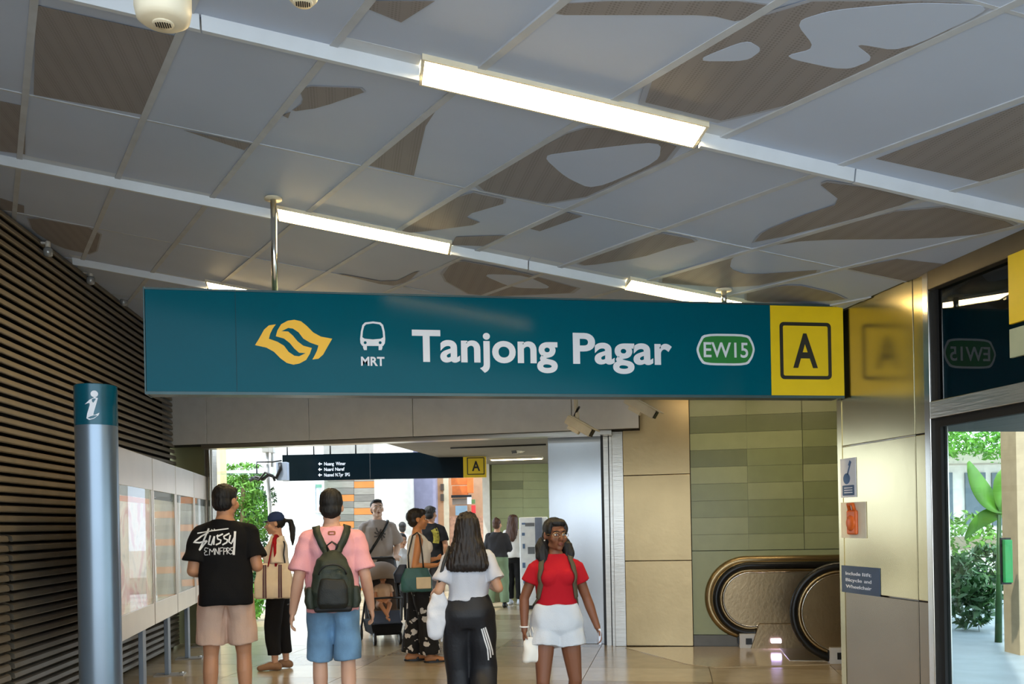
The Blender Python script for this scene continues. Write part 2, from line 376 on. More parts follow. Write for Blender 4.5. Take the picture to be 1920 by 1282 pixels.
# trunking beams (bottom face + camera-facing side) and their lamps
DZ = .085
def beam_run(n, yc, segs, x0):
    b = None
    for k, (a, c) in enumerate(segs):
        pr = [(yc - .085, 0), (yc - .083, -.008), (yc + .0, -.010), (yc + .014, -.068), (yc + .040, -.068), (yc + .048, 0)]
        m = MB(); m.add([cpt(a + .004, y, z + .01) for y, z in pr] + [cpt(c - .004, y, z + .01) for y, z in pr], [tuple(range(6)), tuple(range(6, 12))[::-1]] + [(i_, 6 + i_, 6 + (i_ + 1) % 6, (i_ + 1) % 6) for i_ in range(6)])
        if b is None: b = structure(m.build('trim_%d' % n, M_beam))
        else: m.build('trunking_section', M_beam, b)
def lamp(xa, xb, yc, label, grp='linear lights in the ceiling trunking'):
    e = empty('linear_light', cpt((xa + xb) / 2, yc, -.04), 0, label=label, cat='ceiling light', group=grp); L0 = np.array(e.location)
    def bx(a, b, ya, yb, l0, l1, h, name, m):      # slanted slab: underside runs from l0 (near edge) to l1 (far edge) below the ceiling
        MB().hexa([cpt(a, ya, l0) - L0, cpt(b, ya, l0) - L0, cpt(b, yb, l1) - L0, cpt(a, yb, l1) - L0], [cpt(a, ya, l0 + h) - L0, cpt(b, ya, l0 + h) - L0, cpt(b, yb, l1 + h) - L0, cpt(a, yb, l1 + h) - L0]).build(name, m, e)
    bx(xa, xb, yc - .098, yc - .086, -.022, -.022, .03, 'side_rail', M_cream); bx(xa, xb, yc + .068, yc + .080, -.046, -.046, .05, 'side_rail', M_cream)
    bx(xa, xa + .012, yc - .086, yc + .068, -.022, -.046, .03, 'end_cap', M_cream); bx(xb - .012, xb, yc - .086, yc + .068, -.022, -.046, .03, 'end_cap', M_cream)
    bx(xa + .012, xb - .012, yc - .086, yc + .068, -.019, -.042, .015, 'diffuser', M_lamp)
    return e
l1a, l1b = oc(775, 150)[0] + .02, oc(1300, 262)[0]
beam_run(1, 3.87, [(-3.3, -.55), (-.55, l1a), (l1b, 2.37), (2.37, 3.44)], 0); lamp(l1a, l1b, 3.87, 'longest glowing ceiling lamp, overhead well in front of the station sign')
l2a, l2b = oc(520, 400)[0], oc(842, 465)[0]; l4a, l4b = oc(1165, 533)[0], oc(1402, 572)[0]
beam_run(2, 6.13, [(-3.1, l2a), (l2b, 1.27), (1.27, l4a), (l4b, 3.44)], 0)
lamp(l2a, l2b, 6.13, 'glowing ceiling lamp just right of the left sign rod'); lamp(l4a, l4b, 6.13, 'glowing ceiling lamp behind the right sign rod above the yellow panel')
l3a = oc(388, 530)[0]
beam_run(3, 8.5, [(oc(140, 488)[0], l3a), (l3a + 1.35, 3.4)], 0); lamp(l3a, l3a + 1.35, 8.5, 'farthest ceiling lamp, its tail hidden by the teal sign')

# ------------------------------------------------------------------ left louvre wall
LD = np.array([.0719, .9974, 0]); LN = np.array([.9974, -.0719, 0]); LE = np.array([-2.12, 12.2, 0])
def lp(t, off=0., z=0.): return LE - LD * t + LN * off + np.array([0, 0, z])
M_slat = mat('louvre_bronze', (122, 113, 99), .5, .3, .1, 6)
wl = MB().obox(lp(11, -.20, 0), LD * 11.2, LN * .06, (0, 0, 3.95)).build('wall_left', M_dark); structure(wl)
tcut = None
cc = onplane(20, 1000, LE, LN); tcut = (LE - cc) @ LD
PIT = .0735
n_s = int(3.93 / PIT)
for k in range(n_s):
    z = .03 + k * PIT
    prof = [(-.12, .070), (-.12, .056), (-.014, .000), (-.002, .003), (.001, .010), (-.006, .040), (-.022, .050)]
    end = .06 if k % 2 else .0
    t_end = -.05 if z < 2.4 else .02
    parts = [(10.9, t_end)] if z > 1.47 else [(tcut - .035, t_end), (10.9, tcut + .035)]
    for (a, b) in parts:
        m = MB(); pa = [lp(a - (.03 if z <= 1.47 and a < 10 and o < -.05 else 0), o, z + h) for o, h in prof]; pb = [lp(b + (.10 if o > -.02 else 0) * (1 if b < .1 else 0), o, z + h) for o, h in prof]
        n = len(prof); m.add(pa + pb, [tuple(range(n)), tuple(range(n, 2 * n))[::-1]] + [(i, n + i, n + (i + 1) % n, (i + 1) % n) for i in range(n)]); m.build('slat', M_slat, wl)
for (px, py) in ((90, 468), (170, 522), (232, 563)):
    p = onplane(px, py, LE + LN * .05, LN); e = empty('spotlight', p, 0, label={90: 'small clear glass fixture at the louvre top, nearest to the camera', 170: 'small clear glass fixture at the louvre top, middle of three', 232: 'small clear glass fixture at the louvre top, beside the teal sign'}[px], cat='light fixture', group='fixtures along the louvre top')
    MB().lathe((0, 0, -.06), [(.012, 0), (.035, .01), (.038, .06), (.03, .075)], 14).build('globe', mat('fixture_glass', (150, 155, 160), .15, .3), e, True); MB().lathe((0, 0, .012), [(.02, 0), (.022, .05), (.014, .06)], 12).build('cap', M_alu, e, True); MB().box((-.08, -.012, .045), (0, .012, .06)).build('bracket', M_alu, e)

# ------------------------------------------------------------------ right wall: steel, glazed bay
def wy(px): return yz(px, hz(px))[1]
yA, yB, yC, yD = wy(1582), wy(1719), wy(1742), wy(1753)
zj = yz(1650, 826)[2]; zk = yz(1600, 1110)[2]
wr = MB().box((XW + .03, yB, 0), (XW + .14, yA, ceil_z(XW) + .1)).build('wall_right', M_steel); structure(wr)
for (z0, z1) in ((0.02, zk - .004), (zk + .004, zj - .004), (zj + .004, ceil_z(XW) + .02)):
    M_ = M_steelw if z0 > .1 else mat('kick_steel', (158, 146, 128), .27, 1, .05, 3, .14, 3)
    MB().box((XW, yB + .004, z0), (XW + .03, yA, z1)).build('steel_panel', M_, wr, bevel=.003)
    MB().box((XW, yC + .004, z0), (XW + .03, yB - .004, z1)).build('steel_panel', M_, wr, bevel=.003)
MB().box((XW + .002, yC - .002, 0), (XW + .12, yB, ceil_z(XW))).build('backing', M_dark, wr)
MB().box((XW - .004, yA, 0), (XW + .7, yA + .06, 3.1)).build('end_return', M_steelw, wr)
# glazed bay
zt0, zt1 = yz(1800, 776)[2], yz(1800, 742)[2]
ztop = ceil_z(XW)
zb = yz(1900, 452)[2]
wn = MB().box((XW - .02, yD, 0), (XW + .10, yC, ztop)).build('window_1', M_chrome, bevel=.004); structure(wn)
MB().box((XW - .02, -1, zt0), (XW + .08, yD, zt1)).build('transom', M_steel, wn, bevel=.004)
MB().box((XW - .02, -1, ztop - .11), (XW + .08, yD, ztop + .02)).build('head_frame', mat('dark_bronze', (104, 98, 86), .45, .8), wn, bevel=.004)
MB().box((XW + .012, yD - .05, .02), (XW + .055, yD, zt0)).build('glazing_bead', M_dark, wn); MB().box((XW + .012, yD - .03, zt1), (XW + .055, yD, ztop - .1)).build('glazing_bead', M_dark, wn)
MB().box((XW + .012, -1, zt0 - .05), (XW + .055, yD - .05, zt0)).build('glazing_bead', M_dark, wn)
MB().box((XW + .03, -1, .02), (XW + .042, yD - .05, zt0 - .05)).build('glass_pane', M_glass, wn)
MB().box((XW + .03, -1, zt1), (XW + .042, yD - .03, ztop - .11)).build('glass_pane', M_glassd, wn)
MB().box((XW + .12, -1, zt1 - .02), (XW + .2, yC, ztop + .1)).build('spandrel_backing', mat('navy_backing', (24, 34, 48), .5), wn)
# partition that closes the escalator lobby behind the glazed bay, soffit above the bay
pa_, pb_ = np.array([4.16, 5.9, 0]), np.array([7.4, 10.45, 0]); dv = (pb_ - pa_); dv /= np.linalg.norm(dv); dn = np.array([-dv[1], dv[0], 0])
pw = MB().obox(pa_, pb_ - pa_, dn * .1, (0, 0, 3.1)).obox((XW + .14, 5.84, 0), (.7, 0.06, 0), (0, .06, 0), (0, 0, 3.1)).build('wall_partition', mat('partition_grey', (120, 118, 112), .6)); structure(pw)
so = MB().box((XW + .2, -1, zt0 + .02), (6.3, 5.82, zt0 + .3)).build('ceiling_bay', mat('bay_soffit', (46, 52, 52), .6)); structure(so)
bf = MB().prism([(XW + .14, -1, -.05), (16, -1, -.05), (16, 14, -.05), (9.95, 14, -.05), (4.26, 5.85, -.05), (XW + .14, 5.8, -.05)], (0, 0, .052)).build('floor_bay', mat('bay_paving', (150, 162, 172), .4, 0, .12, 3)); structure(bf)
lc = MB().prism([(XW + .1, yA + .06, 3.05), (4.3, 5.9, 3.05), (7.0, 9.8, 3.05), (7.0, 10.4, 3.05), (2.5, 11.4, 3.05), (2.5, 9.2, 3.05), (XW + .1, 9.2, 3.05)], (0, 0, .2)).build('ceiling_lobby', M_alu); structure(lc)
pil = MB().obox(P(1912, 1190, 9.5) * (1, 1, 0), cR * .5, cF * .3, (0, 0, 3.2)).build('pillar_bay', mat('pillar_beige', (196, 170, 136), .6)); structure(pil)
e = empty('lit_sign', P(1892, 1052, 9.3), YAW * -1, label='narrow green lit sign seen through the glass by the beige pillar', cat='sign')
MB().box((-.04, 0, -.22), (.04, .05, .22)).build('sign_face', mat('green_lit', (40, 130, 70), .4, emit=(40, 160, 80), estr=.12), e, bevel=.006); MB().box((-.05, .05, -.24), (.05, .08, .24)).build('sign_case', M_black, e)
# small yellow exit plate projecting near the frame edge + its pale companion plate
yp = wy(1908)
e = empty('exit_plate', (XW - .03, yp - .25, yz(1912, 540)[2]), 0, label='plain yellow plate on the glazed wall at the frame edge', cat='sign')
MB().box((0, -.25, -.18), (.02, .25, .18)).build('plate', M_yel, e, bevel=.003); MB().box((.02, -.02, -.1), (.06, .02, .1)).build('bracket', M_alu, e)
e = empty('notice_plate', (XW - .03, yp - .25, yz(1912, 642)[2]), 0, label='pale plate under the yellow plate on the glazed wall', cat='sign')
MB().box((0, -.25, -.075), (.02, .25, .075)).build('plate', mat('pale_plate', (168, 178, 150), .5), e, bevel=.003); MB().box((.02, -.02, -.05), (.06, .02, .05)).build('bracket', M_alu, e)
# notices on the steel wall
def wall_decal(x0, x1, y0, y1, m, name, label, cat, extra):
    a = yz(x0, y1); b = yz(x1, y0); yc = (a[1] + b[1]) / 2; zc = (a[2] + b[2]) / 2; wd = abs(a[1] - b[1]); h = abs(b[2] - a[2])
    e = empty(name, (XW, yc, zc), -math.pi / 2, label=label, cat=cat)   # local +x -> world -y, local +y -> world +x
    MB().box((-wd / 2, -.006, -h / 2), (wd / 2, -.0005, h / 2)).build('sheet', m, e); extra(e, wd, h); return e
def flat(e, name, vf, m, y=-.007):
    v, f = vf; return MB().add([(q[0], y - q[2], q[1]) for q in v], [t[::1] for t in f]).build(name, m, e)
def ex1(e, wd, h):
    flat(e, 'pictogram', shape2d([circ(-wd * .08, -h * .02, wd * .22, 20, h * .14)]), M_blue); v, f = ribbon([(-wd * .02, h * .08), (wd * .14, h * .3)], wd * .08); flat(e, 'pictogram_stem', (v, f), M_blue, -.008)
    v, f = ribbon([(wd * .10, h * .3), (wd * .2, h * .42)], wd * .14); flat(e, 'pictogram_tip', (v, f), M_blue, -.008)
    flat(e, 'caption_panel', shape2d([rrect(-wd * .36, -h * .45, wd * .4, -h * .19, wd * .03)]), mat('caption_blue', (62, 92, 130), .5))
    for k in range(3): flat(e, 'caption_line', shape2d([rrect(-wd * .24, -h * (.27 + .06 * k), wd * .3, -h * (.245 + .06 * k), wd * .005)]), M_white, -.0085)
wall_decal(1578, 1605, 857, 933, M_white, 'notice', 'white notice with a blue pictogram on the steel wall', 'notice', ex1)
def ex2(e, wd, h):
    MB().lathe((wd * .02, -.01, -.02), [(.055, 0), (.055, .02), (.04, .03)], 20, ax=(0, -1, 0)).build('push_button', mat('button_orange', (226, 106, 40), .4), e, True); MB().box((-.05, -.03, -.10), (.07, -.006, .07)).build('button_box', mat('button_orange', (226, 106, 40), .4), e, bevel=.012)
    MB().tube([(-.02, -.02, .07), (-.02, -.03, .11), (.04, -.03, .11), (.04, -.02, .07)], .012).build('handle', mat('button_orange', (226, 106, 40), .4), e, True)
wall_decal(1579, 1624, 940, 1008, M_cream, 'alarm_point', 'orange alarm point on a cream backing plate on the steel wall', 'alarm', ex2)
def ex3(e, wd, h):
    for k, t in enumerate(('Include lift', 'Bicycle and', 'Wheelchair')): [flat(e, 'lettering', fit_text(q, a, b, h * (.16 - .24 * k), h * (.28 - .24 * k), .01), M_white) for q, a, b in words(t, -wd * .38, wd * .30)]
wall_decal(1580, 1650, 1065, 1109, mat('banner_slate', (72, 88, 112), .5), 'information_band', 'slate blue band of small white lettering low on the steel wall', 'notice', ex3)

# ------------------------------------------------------------------ gate plane: fascia, steel wall, jambs, tiled wall
fz = gp(345, 828, .3)[2] * .5 + gp(1200, 808, .3)[2] * .5
fa, fb = gp(200, 828, .3), gp(1202, 808, .3)
def along(px, off=0.0): q = gp(px, 1000, off); q[2] = 0; return q
A, B = along(230, .3), along(1202, .3)
fas = MB().obox(A + (0, 0, fz) - gn * .04, B - A, -gn * .31, (0, 0, 1.5)).build('fascia_beam', M_dark); structure(fas)
xs = [230, 391, 583, 778, 1076, 1202]
for a, b in zip(xs[:-1], xs[1:]):
    A, B = along(a, .3), along(b, .3)
    MB().obox(A + g * .003 + np.array([0, 0, fz]), B - A - g * .006, -gn * .035, (0, 0, 1.45)).build('cladding_panel', M_alu, fas, bevel=.003)
A, B = along(380, .2), along(1150, .2); MB().obox(A + (0, 0, fz - .05), B - A, -gn * .2, (0, 0, .05)).build('head_rail', M_steel, fas)
# steel wall right of the gate
ws = MB().obox(along(1170) - gn * .03, along(1297) - along(1170), -gn * .25, (0, 0, 3.1)).build('wall_back', M_dark); structure(ws)
z1_, z2_ = gp(1230, 890)[2], gp(1230, 1051)[2]
for z0, z1 in ((.01, z2_ - .003), (z2_ + .003, z1_ - .003), (z1_ + .003, 3.08)):
    MB().obox(along(1171) + (0, 0, z0), along(1296) - along(1171), -gn * .03, (0, 0, z1 - z0)).build('steel_panel', M_bronze, ws, bevel=.003)
# jambs + sliding leaf
jr = MB().obox(along(1150, -.02), along(1171, .0) - along(1150), -gn * .3, (0, 0, fz)).build('door_1', M_steel, bevel=.004); structure(jr)
for x0, x1, m, o in ((1129, 1134, M_black, -.12), (1134, 1143, M_steel, -.1), (1143, 1145, M_black, -.12), (1145, 1150, M_steel, -.06)):
    MB().obox(along(x0, o), along(x1, o) - along(x0, o), -gn * .15, (0, 0, fz)).build('door_track', m, jr)
lv = MB().obox(along(1030, -.22), along(1130, -.22) - along(1030, -.22), -gn * .06, (0, 0, fz + .1)).build('door_leaf', mat('polished_steel', (184, 186, 188), .22, 1, .03, 2, .25, 1.6, stretch=(1, 1, .5)), jr, bevel=.004)
jl = MB().obox(along(386, -.05), along(401, -.05) - along(386, -.05), -gn * .12, (0, 0, fz)).build('door_2', M_steel, bevel=.004); structure(jl)
MB().obox(along(392, .0), g * .02, -gn * .04, (0, 0, fz)).build('door_track', M_chrome, jl)
wlf = MB().obox(along(300, -.1), along(386, -.1) - along(300, -.1), -gn * .15, (0, 0, 3.4)).build('wall_gate', mat('olive_laminate', (142, 138, 98), .35, .2, .06, 2)); structure(wlf)
# green tiled wall behind the escalators
tg = [mat('tile_olive', (142, 151, 106), .3, 0, .04), mat('tile_sage', (160, 168, 124), .3, 0, .04), mat('tile_moss', (122, 130, 92), .3, 0, .04)]
gw = MB().obox(along(1296, -.06), g * 2.5, -gn * .2, (0, 0, 3.1)).build('wall_lobby', mat('tile_backing', (110, 110, 76), .6)); structure(gw)
cols = [1297, 1403.5, 1508, 1600, 1655]; rowz = [gp(1400, y)[2] for y in (1031, 1001, 969, 937, 905, 873, 841, 809, 777, 745, 713)]
pat = [[1, 1, 1, 1], [1, 0, 1, 1], [0, 0, 0, 1], [0, 1, 0, 0], [1, 0, 1, 1], [2, 0, 2, 1], [1, 1, 0, 0], [2, 2, 2, 2], [1, 1, 1, 0], [2, 0, 2, 1]]
for r in range(10):
    for c in range(4):
        a, b = along(cols[c], -.03), along(cols[c + 1], -.03); gx = .006 if c in (1, 2) else .0015
        MB().obox(a + g * .0015 + (0, 0, rowz[r] + .0015), b - a - g * gx, -gn * .03, (0, 0, rowz[r + 1] - rowz[r] - .003)).build('wall_tile', tg[pat[r][c]], gw)
MB().obox(along(1297, -.035) + (0, 0, .14), along(1655, -.035) - along(1297, -.035), -gn * .025, (0, 0, rowz[0] - .148)).build('lower_panel', tg[1], gw)
MB().obox(along(1297, -.02) + (0, 0, 0), along(1655, -.02) - along(1297, -.02), -gn * .04, (0, 0, .135)).build('skirting', mat('skirting_grey', (96, 92, 84), .4, .3), gw)

# ------------------------------------------------------------------ escalator
es = empty('escalator', along(1480, .5), ang_g, label='bronze steel escalator with black handrails beside the green tiled wall', cat='escalator')
EO = np.array(es.location)
def el(px, py, off):          # pixel -> escalator local on plane at offset 'off' toward the camera
    p = gp(px, py, off) - EO; return np.array([p @ g, -(p @ gn), p[2]])
M_esc = mat('escalator_bronze', (150, 130, 100), .3, 1, .08, 4, .12, 30); M_rub = mat('handrail_rubber', (17, 17, 18), .35)
def stadium(xc, zc, r, xe, th=26, a0=-2.0):
    pts = [(xe, zc + r)] + [(xc, zc + r)] if False else [(xe, zc + r)]
    for k in range(th + 1):
        a = math.pi / 2 + (math.pi + .35) * k / th - 0.0
        pts.append((xc + r * math.cos(a), zc + r * math.sin(a)))
    return pts
def balustrade(off, xl, yt, yb, xe, ledbox):
    top = el(xl + 60, yt, off); bl = el(xl, (yt + yb) / 2, off); bot = el(xl + 60, yb, off); yy = top[1]
    r = (top[2] - bot[2]) / 2; zc = (top[2] + bot[2]) / 2; xc = bl[0] + r; 
    hr = stadium(xc, zc, r, xe)
    MB().tube([(x, yy, z) for x, z in hr], .036, 12, flat=1.15).build('handrail', M_rub, es, True)
    ri = stadium(xc, zc, r - .055, xe); MB().tube([(x, yy, z) for x, z in ri], .022, 10).build('rail_trim', M_bronze, es, True)
    inn = stadium(xc, zc, r - .075, xe); pl = [(x, yy - .03, z) for x, z in inn] + [(xe, yy - .03, inn[-1][1])]
    MB().prism(pl, (0, .06, 0)).build('balustrade_panel', M_esc, es)
    ro = stadium(xc, zc, r - .078, xe); MB().tube([(x, yy - .032, z) for x, z in ro], .008, 8).build('edge_bead', M_chrome, es, True)
    bx0 = xc - .02
    MB().prism([(bx0, yy - .10, 0), (xe, yy - .10, 0), (xe, yy - .10, zc - r * .70), (bx0 + .10, yy - .10, zc - r * .70)], (0, .2, 0)).build('skirt', M_esc, es, bevel=.006)
    MB().box((bx0 - .12, yy - .08, 0), (bx0 + .10, yy + .08, .17)).build('entry_box', M_alu, es, bevel=.008)
    MB().box((bx0 - .135, yy - .045, .05), (bx0 - .11, yy + .045, .13)).build('entry_brush', M_black, es); MB().box((bx0 - .05, yy - .088, .05), (bx0 + .02, yy - .075, .12)).build('sensor_window', M_black, es)
    return xc, zc, r, yy
XE1 = (6.1 - EO[0]) / g[0]; XE2 = (5.35 - EO[0]) / g[0]
f1 = balustrade(.06, 1343, 1060, 1186, XE1, True)
f2 = balustrade(1.16, 1488, 1061, 1236, XE2, False)
# outer bronze trim ring against the wall
xc, zc, r, yy = f1
MB().tube([(x, yy + .10, z) for x, z in stadium(xc - .03, zc + .01, r + .05, XE1)], .05, 12).build('outer_trim', M_bronze, es, True)
MB().tube([(x, yy + .05, z) for x, z in stadium(xc - .015, zc, r + .02, XE1)], .03, 12).build('outer_trim', M_bronze, es, True)
lc_ = el(1455, 1201, .165); MB().box((lc_[0] - .055, lc_[1] - .03, lc_[2] - .022), (lc_[0] + .055, lc_[1] + .06, lc_[2] + .022)).build('comb_light', mat('comb_light', (235, 225, 255), .4, emit=(206, 186, 255), estr=9), es, bevel=.004)
MB().box((f1[0] + .3, f2[3] + .1, .0), (XE2, f1[3] - .1, .012)).build('comb_plate', M_steel, es)
for k in range(3): MB().box((f1[0] + .9 + k * .16, f2[3] + .12, .012), (f1[0] + .9 + k * .16 + .15, f1[3] - .12, .03)).build('step', M_black, es)
ap = MB(); poly = [onplane(*q, (0, 0, .004), (0, 0, 1)) for q in ((1172, 1214), (1298, 1212), (1480, 1212), (1700, 1216), (1640, 1243), (1344, 1251), (1290, 1245))]
ap.prism([p + np.array([0, 0, -.008]) for p in poly], (0, 0, .010)); ap.build('floor_apron', mat('pale_granite', (196, 178, 150), .12, 0, .06, 30), floor)

for k, (px, o) in enumerate(((1330, 1.0), (1550, 1.0))):
    c_ = along(px, o); e = empty('lobby_light', (c_[0], c_[1], 3.048), ang_g, label=('linear lamp on the lobby ceiling over the left end of the escalator', 'linear lamp on the lobby ceiling over the nearer escalator handrail')[k], cat='ceiling light', group='lamps on the lobby ceiling')
    MB().box((-.5, -.09, -.05), (.5, .09, 0)).build('housing', M_cream, e, bevel=.004); MB().box((-.48, -.075, -.058), (.48, .075, -.05)).build('diffuser', mat('lobby_diffuser', (255, 244, 220), .4, emit=(255, 232, 190), estr=9), e)
for k, (px, d) in enumerate(((968, 15.4),)):
    c_ = P(px, 836, d); e = empty('soffit_light', (c_[0], c_[1], fz + .04), ang_g, label='thin lamp under the far soffit above the far green tiles', cat='ceiling light')
    MB().box((-.45, -.09, -.03), (.45, .09, 0)).build('housing', M_cream, e, bevel=.004); MB().box((-.43, -.075, -.036), (.43, .075, -.03)).build('diffuser', mat('lobby_diffuser', (255, 244, 220)), e)
# ------------------------------------------------------------------ station sign
YS = 5.8
SX0, SX1 = xz(273, 640, YS)[0], xz(1580, 640, YS)[0]; SZ0, SZ1 = 2.335, 2.953
sg = empty('station_sign', ((SX0 + SX1) / 2, YS, SZ0), 0, label='long teal hanging station sign with yellow emblem and white lettering', cat='sign')
SO = np.array(sg.location)
def sl(px, py): p = xz(px, py, YS) - SO; return np.array([p[0], p[2]])
hx = (SX1 - SX0) / 2; HH = SZ1 - SZ0
x1, x2 = sl(443, 640)[0], sl(1443.5, 640)[0]
MB().box((-hx, .0, -.012), (hx, .16, HH + .012)).build('sign_case', mat('sign_case', (60, 84, 88), .4, .4), sg, bevel=.005)
MB().box((-hx - .008, -.012, -.016), (-hx, .165, HH + .016)).build('end_frame', mat('sign_case', (60, 84, 88)), sg); MB().box((-hx, -.012, -.018), (hx, 0, 0)).build('bottom_frame', mat('sign_case', (60, 84, 88)), sg)
MB().box((-hx, -.012, HH), (hx, 0, HH + .012)).build('top_frame', mat('sign_case', (60, 84, 88), .4, .4), sg)
MB().box((-hx + .003, -.01, .001), (x1 - .0015, 0, HH - .001)).build('teal_panel', M_teal, sg); MB().box((x1 + .0015, -.01, .001), (x2 - .001, 0, HH - .001)).build('teal_panel', M_teal, sg)
yel = MB().box((x2 + .001, -.01, .001), (hx, 0, HH - .001)).build('yellow_panel', M_yel, sg)
def sflat(name, vf, m, parent=sg, y=-.0115): v, f = vf; return MB().add([(q[0], y - q[2], q[1]) for q in v], f).build(name, m, parent)
lgp = [(617, 332), (640, 295), (665, 250), (690, 228), (727, 222), (710, 245), (697, 272), (690, 298), (735, 314), (770, 335), (795, 368), (825, 388), (850, 391), (885, 374),
       (850, 372), (825, 350), (800, 320), (770, 297), (727, 285), (735, 255), (755, 222), (790, 203), (825, 198), (860, 206), (890, 230), (925, 265), (965, 287), (1025, 298),
       (1002, 337), (977, 382), (952, 404), (920, 408), (932, 387), (945, 360), (952, 334), (907, 318), (872, 297), (847, 264), (817, 244), (792, 241), (757, 258),
       (792, 260), (817, 282), (842, 312), (872, 335), (917, 347), (907, 377), (887, 410), (852, 429), (820, 435), (785, 426), (752, 402), (717, 367), (677, 345)]
def c1(x, y): return sl(260 + x / 2.8235, 530 + y / 2.8235)
sflat('emblem', shape2d([[tuple(c1(*q)) for q in lgp]]), M_logo)
def tr(pts): return [tuple(c1(*q)) for q in pts]
bodyp = [(1172, 300), (1176, 260), (1184, 226), (1198, 212), (1240, 207), (1280, 212), (1294, 226), (1302, 260), (1305, 300), (1303, 322), (1294, 336), (1184, 336), (1174, 322)]
winp = [(1184, 290), (1187, 258), (1194, 232), (1204, 222), (1240, 217), (1274, 222), (1284, 232), (1291, 258), (1294, 290), (1282, 298), (1240, 302), (1196, 298)]
ccl, ccr = (1199, 319), (1278, 319)
sflat('train_pictogram', shape2d([tr(bodyp), tr(winp), tr(circ(*ccl, 8, 14)), tr(circ(*ccr, 8, 14))]), M_white)
sflat('train_pictogram_wheel', shape2d([tr([(1188, 336), (1188, 346), (1193, 358), (1208, 358), (1208, 336)])]), M_white); sflat('train_pictogram_wheel', shape2d([tr([(1270, 336), (1270, 358), (1286, 358), (1290, 346), (1290, 336)])]), M_white)
def stext(txt, x0, x1, ytop, ybase, bold, m, parent=sg, y=-.0115):
    a = sl(x0, ybase); b = sl(x1, ybase + (x1 - x0) * .0165); t = sl(x0, ytop)
    return sflat('lettering', fit_text(txt, a[0], b[0], (a[1] + b[1]) / 2, (a[1] + b[1]) / 2 + (t[1] - a[1]), bold), m, parent, y)
stext('MRT', 677, 721, 669, 686, .028, M_white)
stext('Tanjong', 773, 1045, 618, 678, .026, M_white); stext('Pagar', 1074, 1259, 624, 682, .026, M_white)
bo = [sl(*q) for q in ((1304, 656), (1308, 644), (1317, 626), (1402, 627), (1411, 644), (1414, 656), (1410, 671), (1400, 686), (1318, 685), (1309, 672))]
c0 = sum(bo) / len(bo)
sflat('badge_border', shape2d([[tuple(q) for q in smooth_poly([tuple(q) for q in bo], 2)]]), M_white)
sflat('badge', shape2d([[tuple(c0 + (q - c0) * np.array([.925, .86])) for q in smooth_poly([tuple(q) for q in bo], 2)]]), M_green, sg, -.0135)
stext('EW15', 1318, 1401, 642, 670, .012, M_white, sg, -.0155)
r0, r1 = sl(1462, 711), sl(1556, 606)
sflat('letter_frame', shape2d([rrect(r0[0], r0[1], r1[0], r1[1], .03), rrect(r0[0] + .024, r0[1] + .024, r1[0] - .024, r1[1] - .024, .012)]), M_ink)
a_ = sl(1486, 690); b_ = sl(1532, 691); t_ = sl(1509, 626); sflat('lettering', fit_text('A', a_[0], b_[0], a_[1], t_[1], .02), M_ink)
for (px, py) in ((512, 357), (1357, 529)):
    p = xz(px, py, YS + .08); zt = ceil_z(p[0])
    MB().tube([(p[0] - SO[0], .08, HH), (p[0] - SO[0], .08, zt - SO[2] - .005)], .019, 14).build('hanger_rod', M_chrome, sg, True)
    MB().lathe((p[0] - SO[0], .08, zt - SO[2] - .022), [(.055, 0), (.055, .012), (.03, .02)], 20).build('ceiling_rose', M_cream, sg, True)

# ------------------------------------------------------------------ second hanging sign beyond the gate
D2 = 15.0
s2 = empty('direction_sign', P(720, 898, D2), -YAW, label='black hanging direction sign with arrows beyond the gate, under the soffit', cat='sign')
O2 = P(720, 898, D2)
def s2l(px, py): p = P(px, py, D2) - O2; return np.array([p @ cR, p[2]])
a, b = s2l(530, 898), s2l(869, 896); t = s2l(530, 849); h2 = t[1] - a[1]; cpx = s2l(912, 896)[0]
mblk = mat('sign_black_gloss', (8, 20, 26), .18, spec=.15)
MB().box((a[0], 0, 0), (s2l(694, 890)[0] - .004, .12, h2)).build('sign_panel', mblk, s2); MB().box((s2l(694, 890)[0] + .004, 0, 0), (b[0], .12, h2)).build('sign_panel', mblk, s2); MB().box((b[0], -.001, 0), (cpx, .12, h2)).build('yellow_panel', M_yel, s2)
def s2flat(name, vf, m): v, f = vf; return MB().add([(q[0], -.003 - q[2], q[1]) for q in v], f).build(name, m, s2)
q0, q1 = s2l(876, 890), s2l(908, 857); s2flat('letter_frame', shape2d([rrect(q0[0], q0[1], q1[0], q1[1], .012), rrect(q0[0] + .014, q0[1] + .014, q1[0] - .014, q1[1] - .014, .006)]), M_ink)
q0, q1 = s2l(885, 883), s2l(900, 864); s2flat('lettering', fit_text('A', q0[0], q1[0], q0[1], q1[1], .02), M_ink)
for k, tx in enumerate(('Nuang Wimer', 'Nuard Naref', 'Nuaned N.Tpr SPG')):
    y = 872.5 + 10.4 * k; q0, q1 = s2l(608, y), s2l((648, 646, 656)[k], y); [s2flat('lettering', fit_text(q_, a_, b_, q0[1], q0[1] + .055, .012), M_white) for q_, a_, b_ in words(tx, q0[0], q1[0])]
    c_ = s2l(600, y - 3); s2flat('arrow', shape2d([[(c_[0] - .03, c_[1]), (c_[0], c_[1] - .03), (c_[0], c_[1] - .009), (c_[0] + .032, c_[1] - .009), (c_[0] + .032, c_[1] + .009), (c_[0], c_[1] + .009), (c_[0], c_[1] + .03)]]), M_white)
for px in (537, 587, 618, 666, 846): x = s2l(px, 850)[0]; MB().tube([(x, .06, h2), (x, .06, 2.95 - O2[2])], .012, 8).build('hanger_rod', M_black, s2, True)

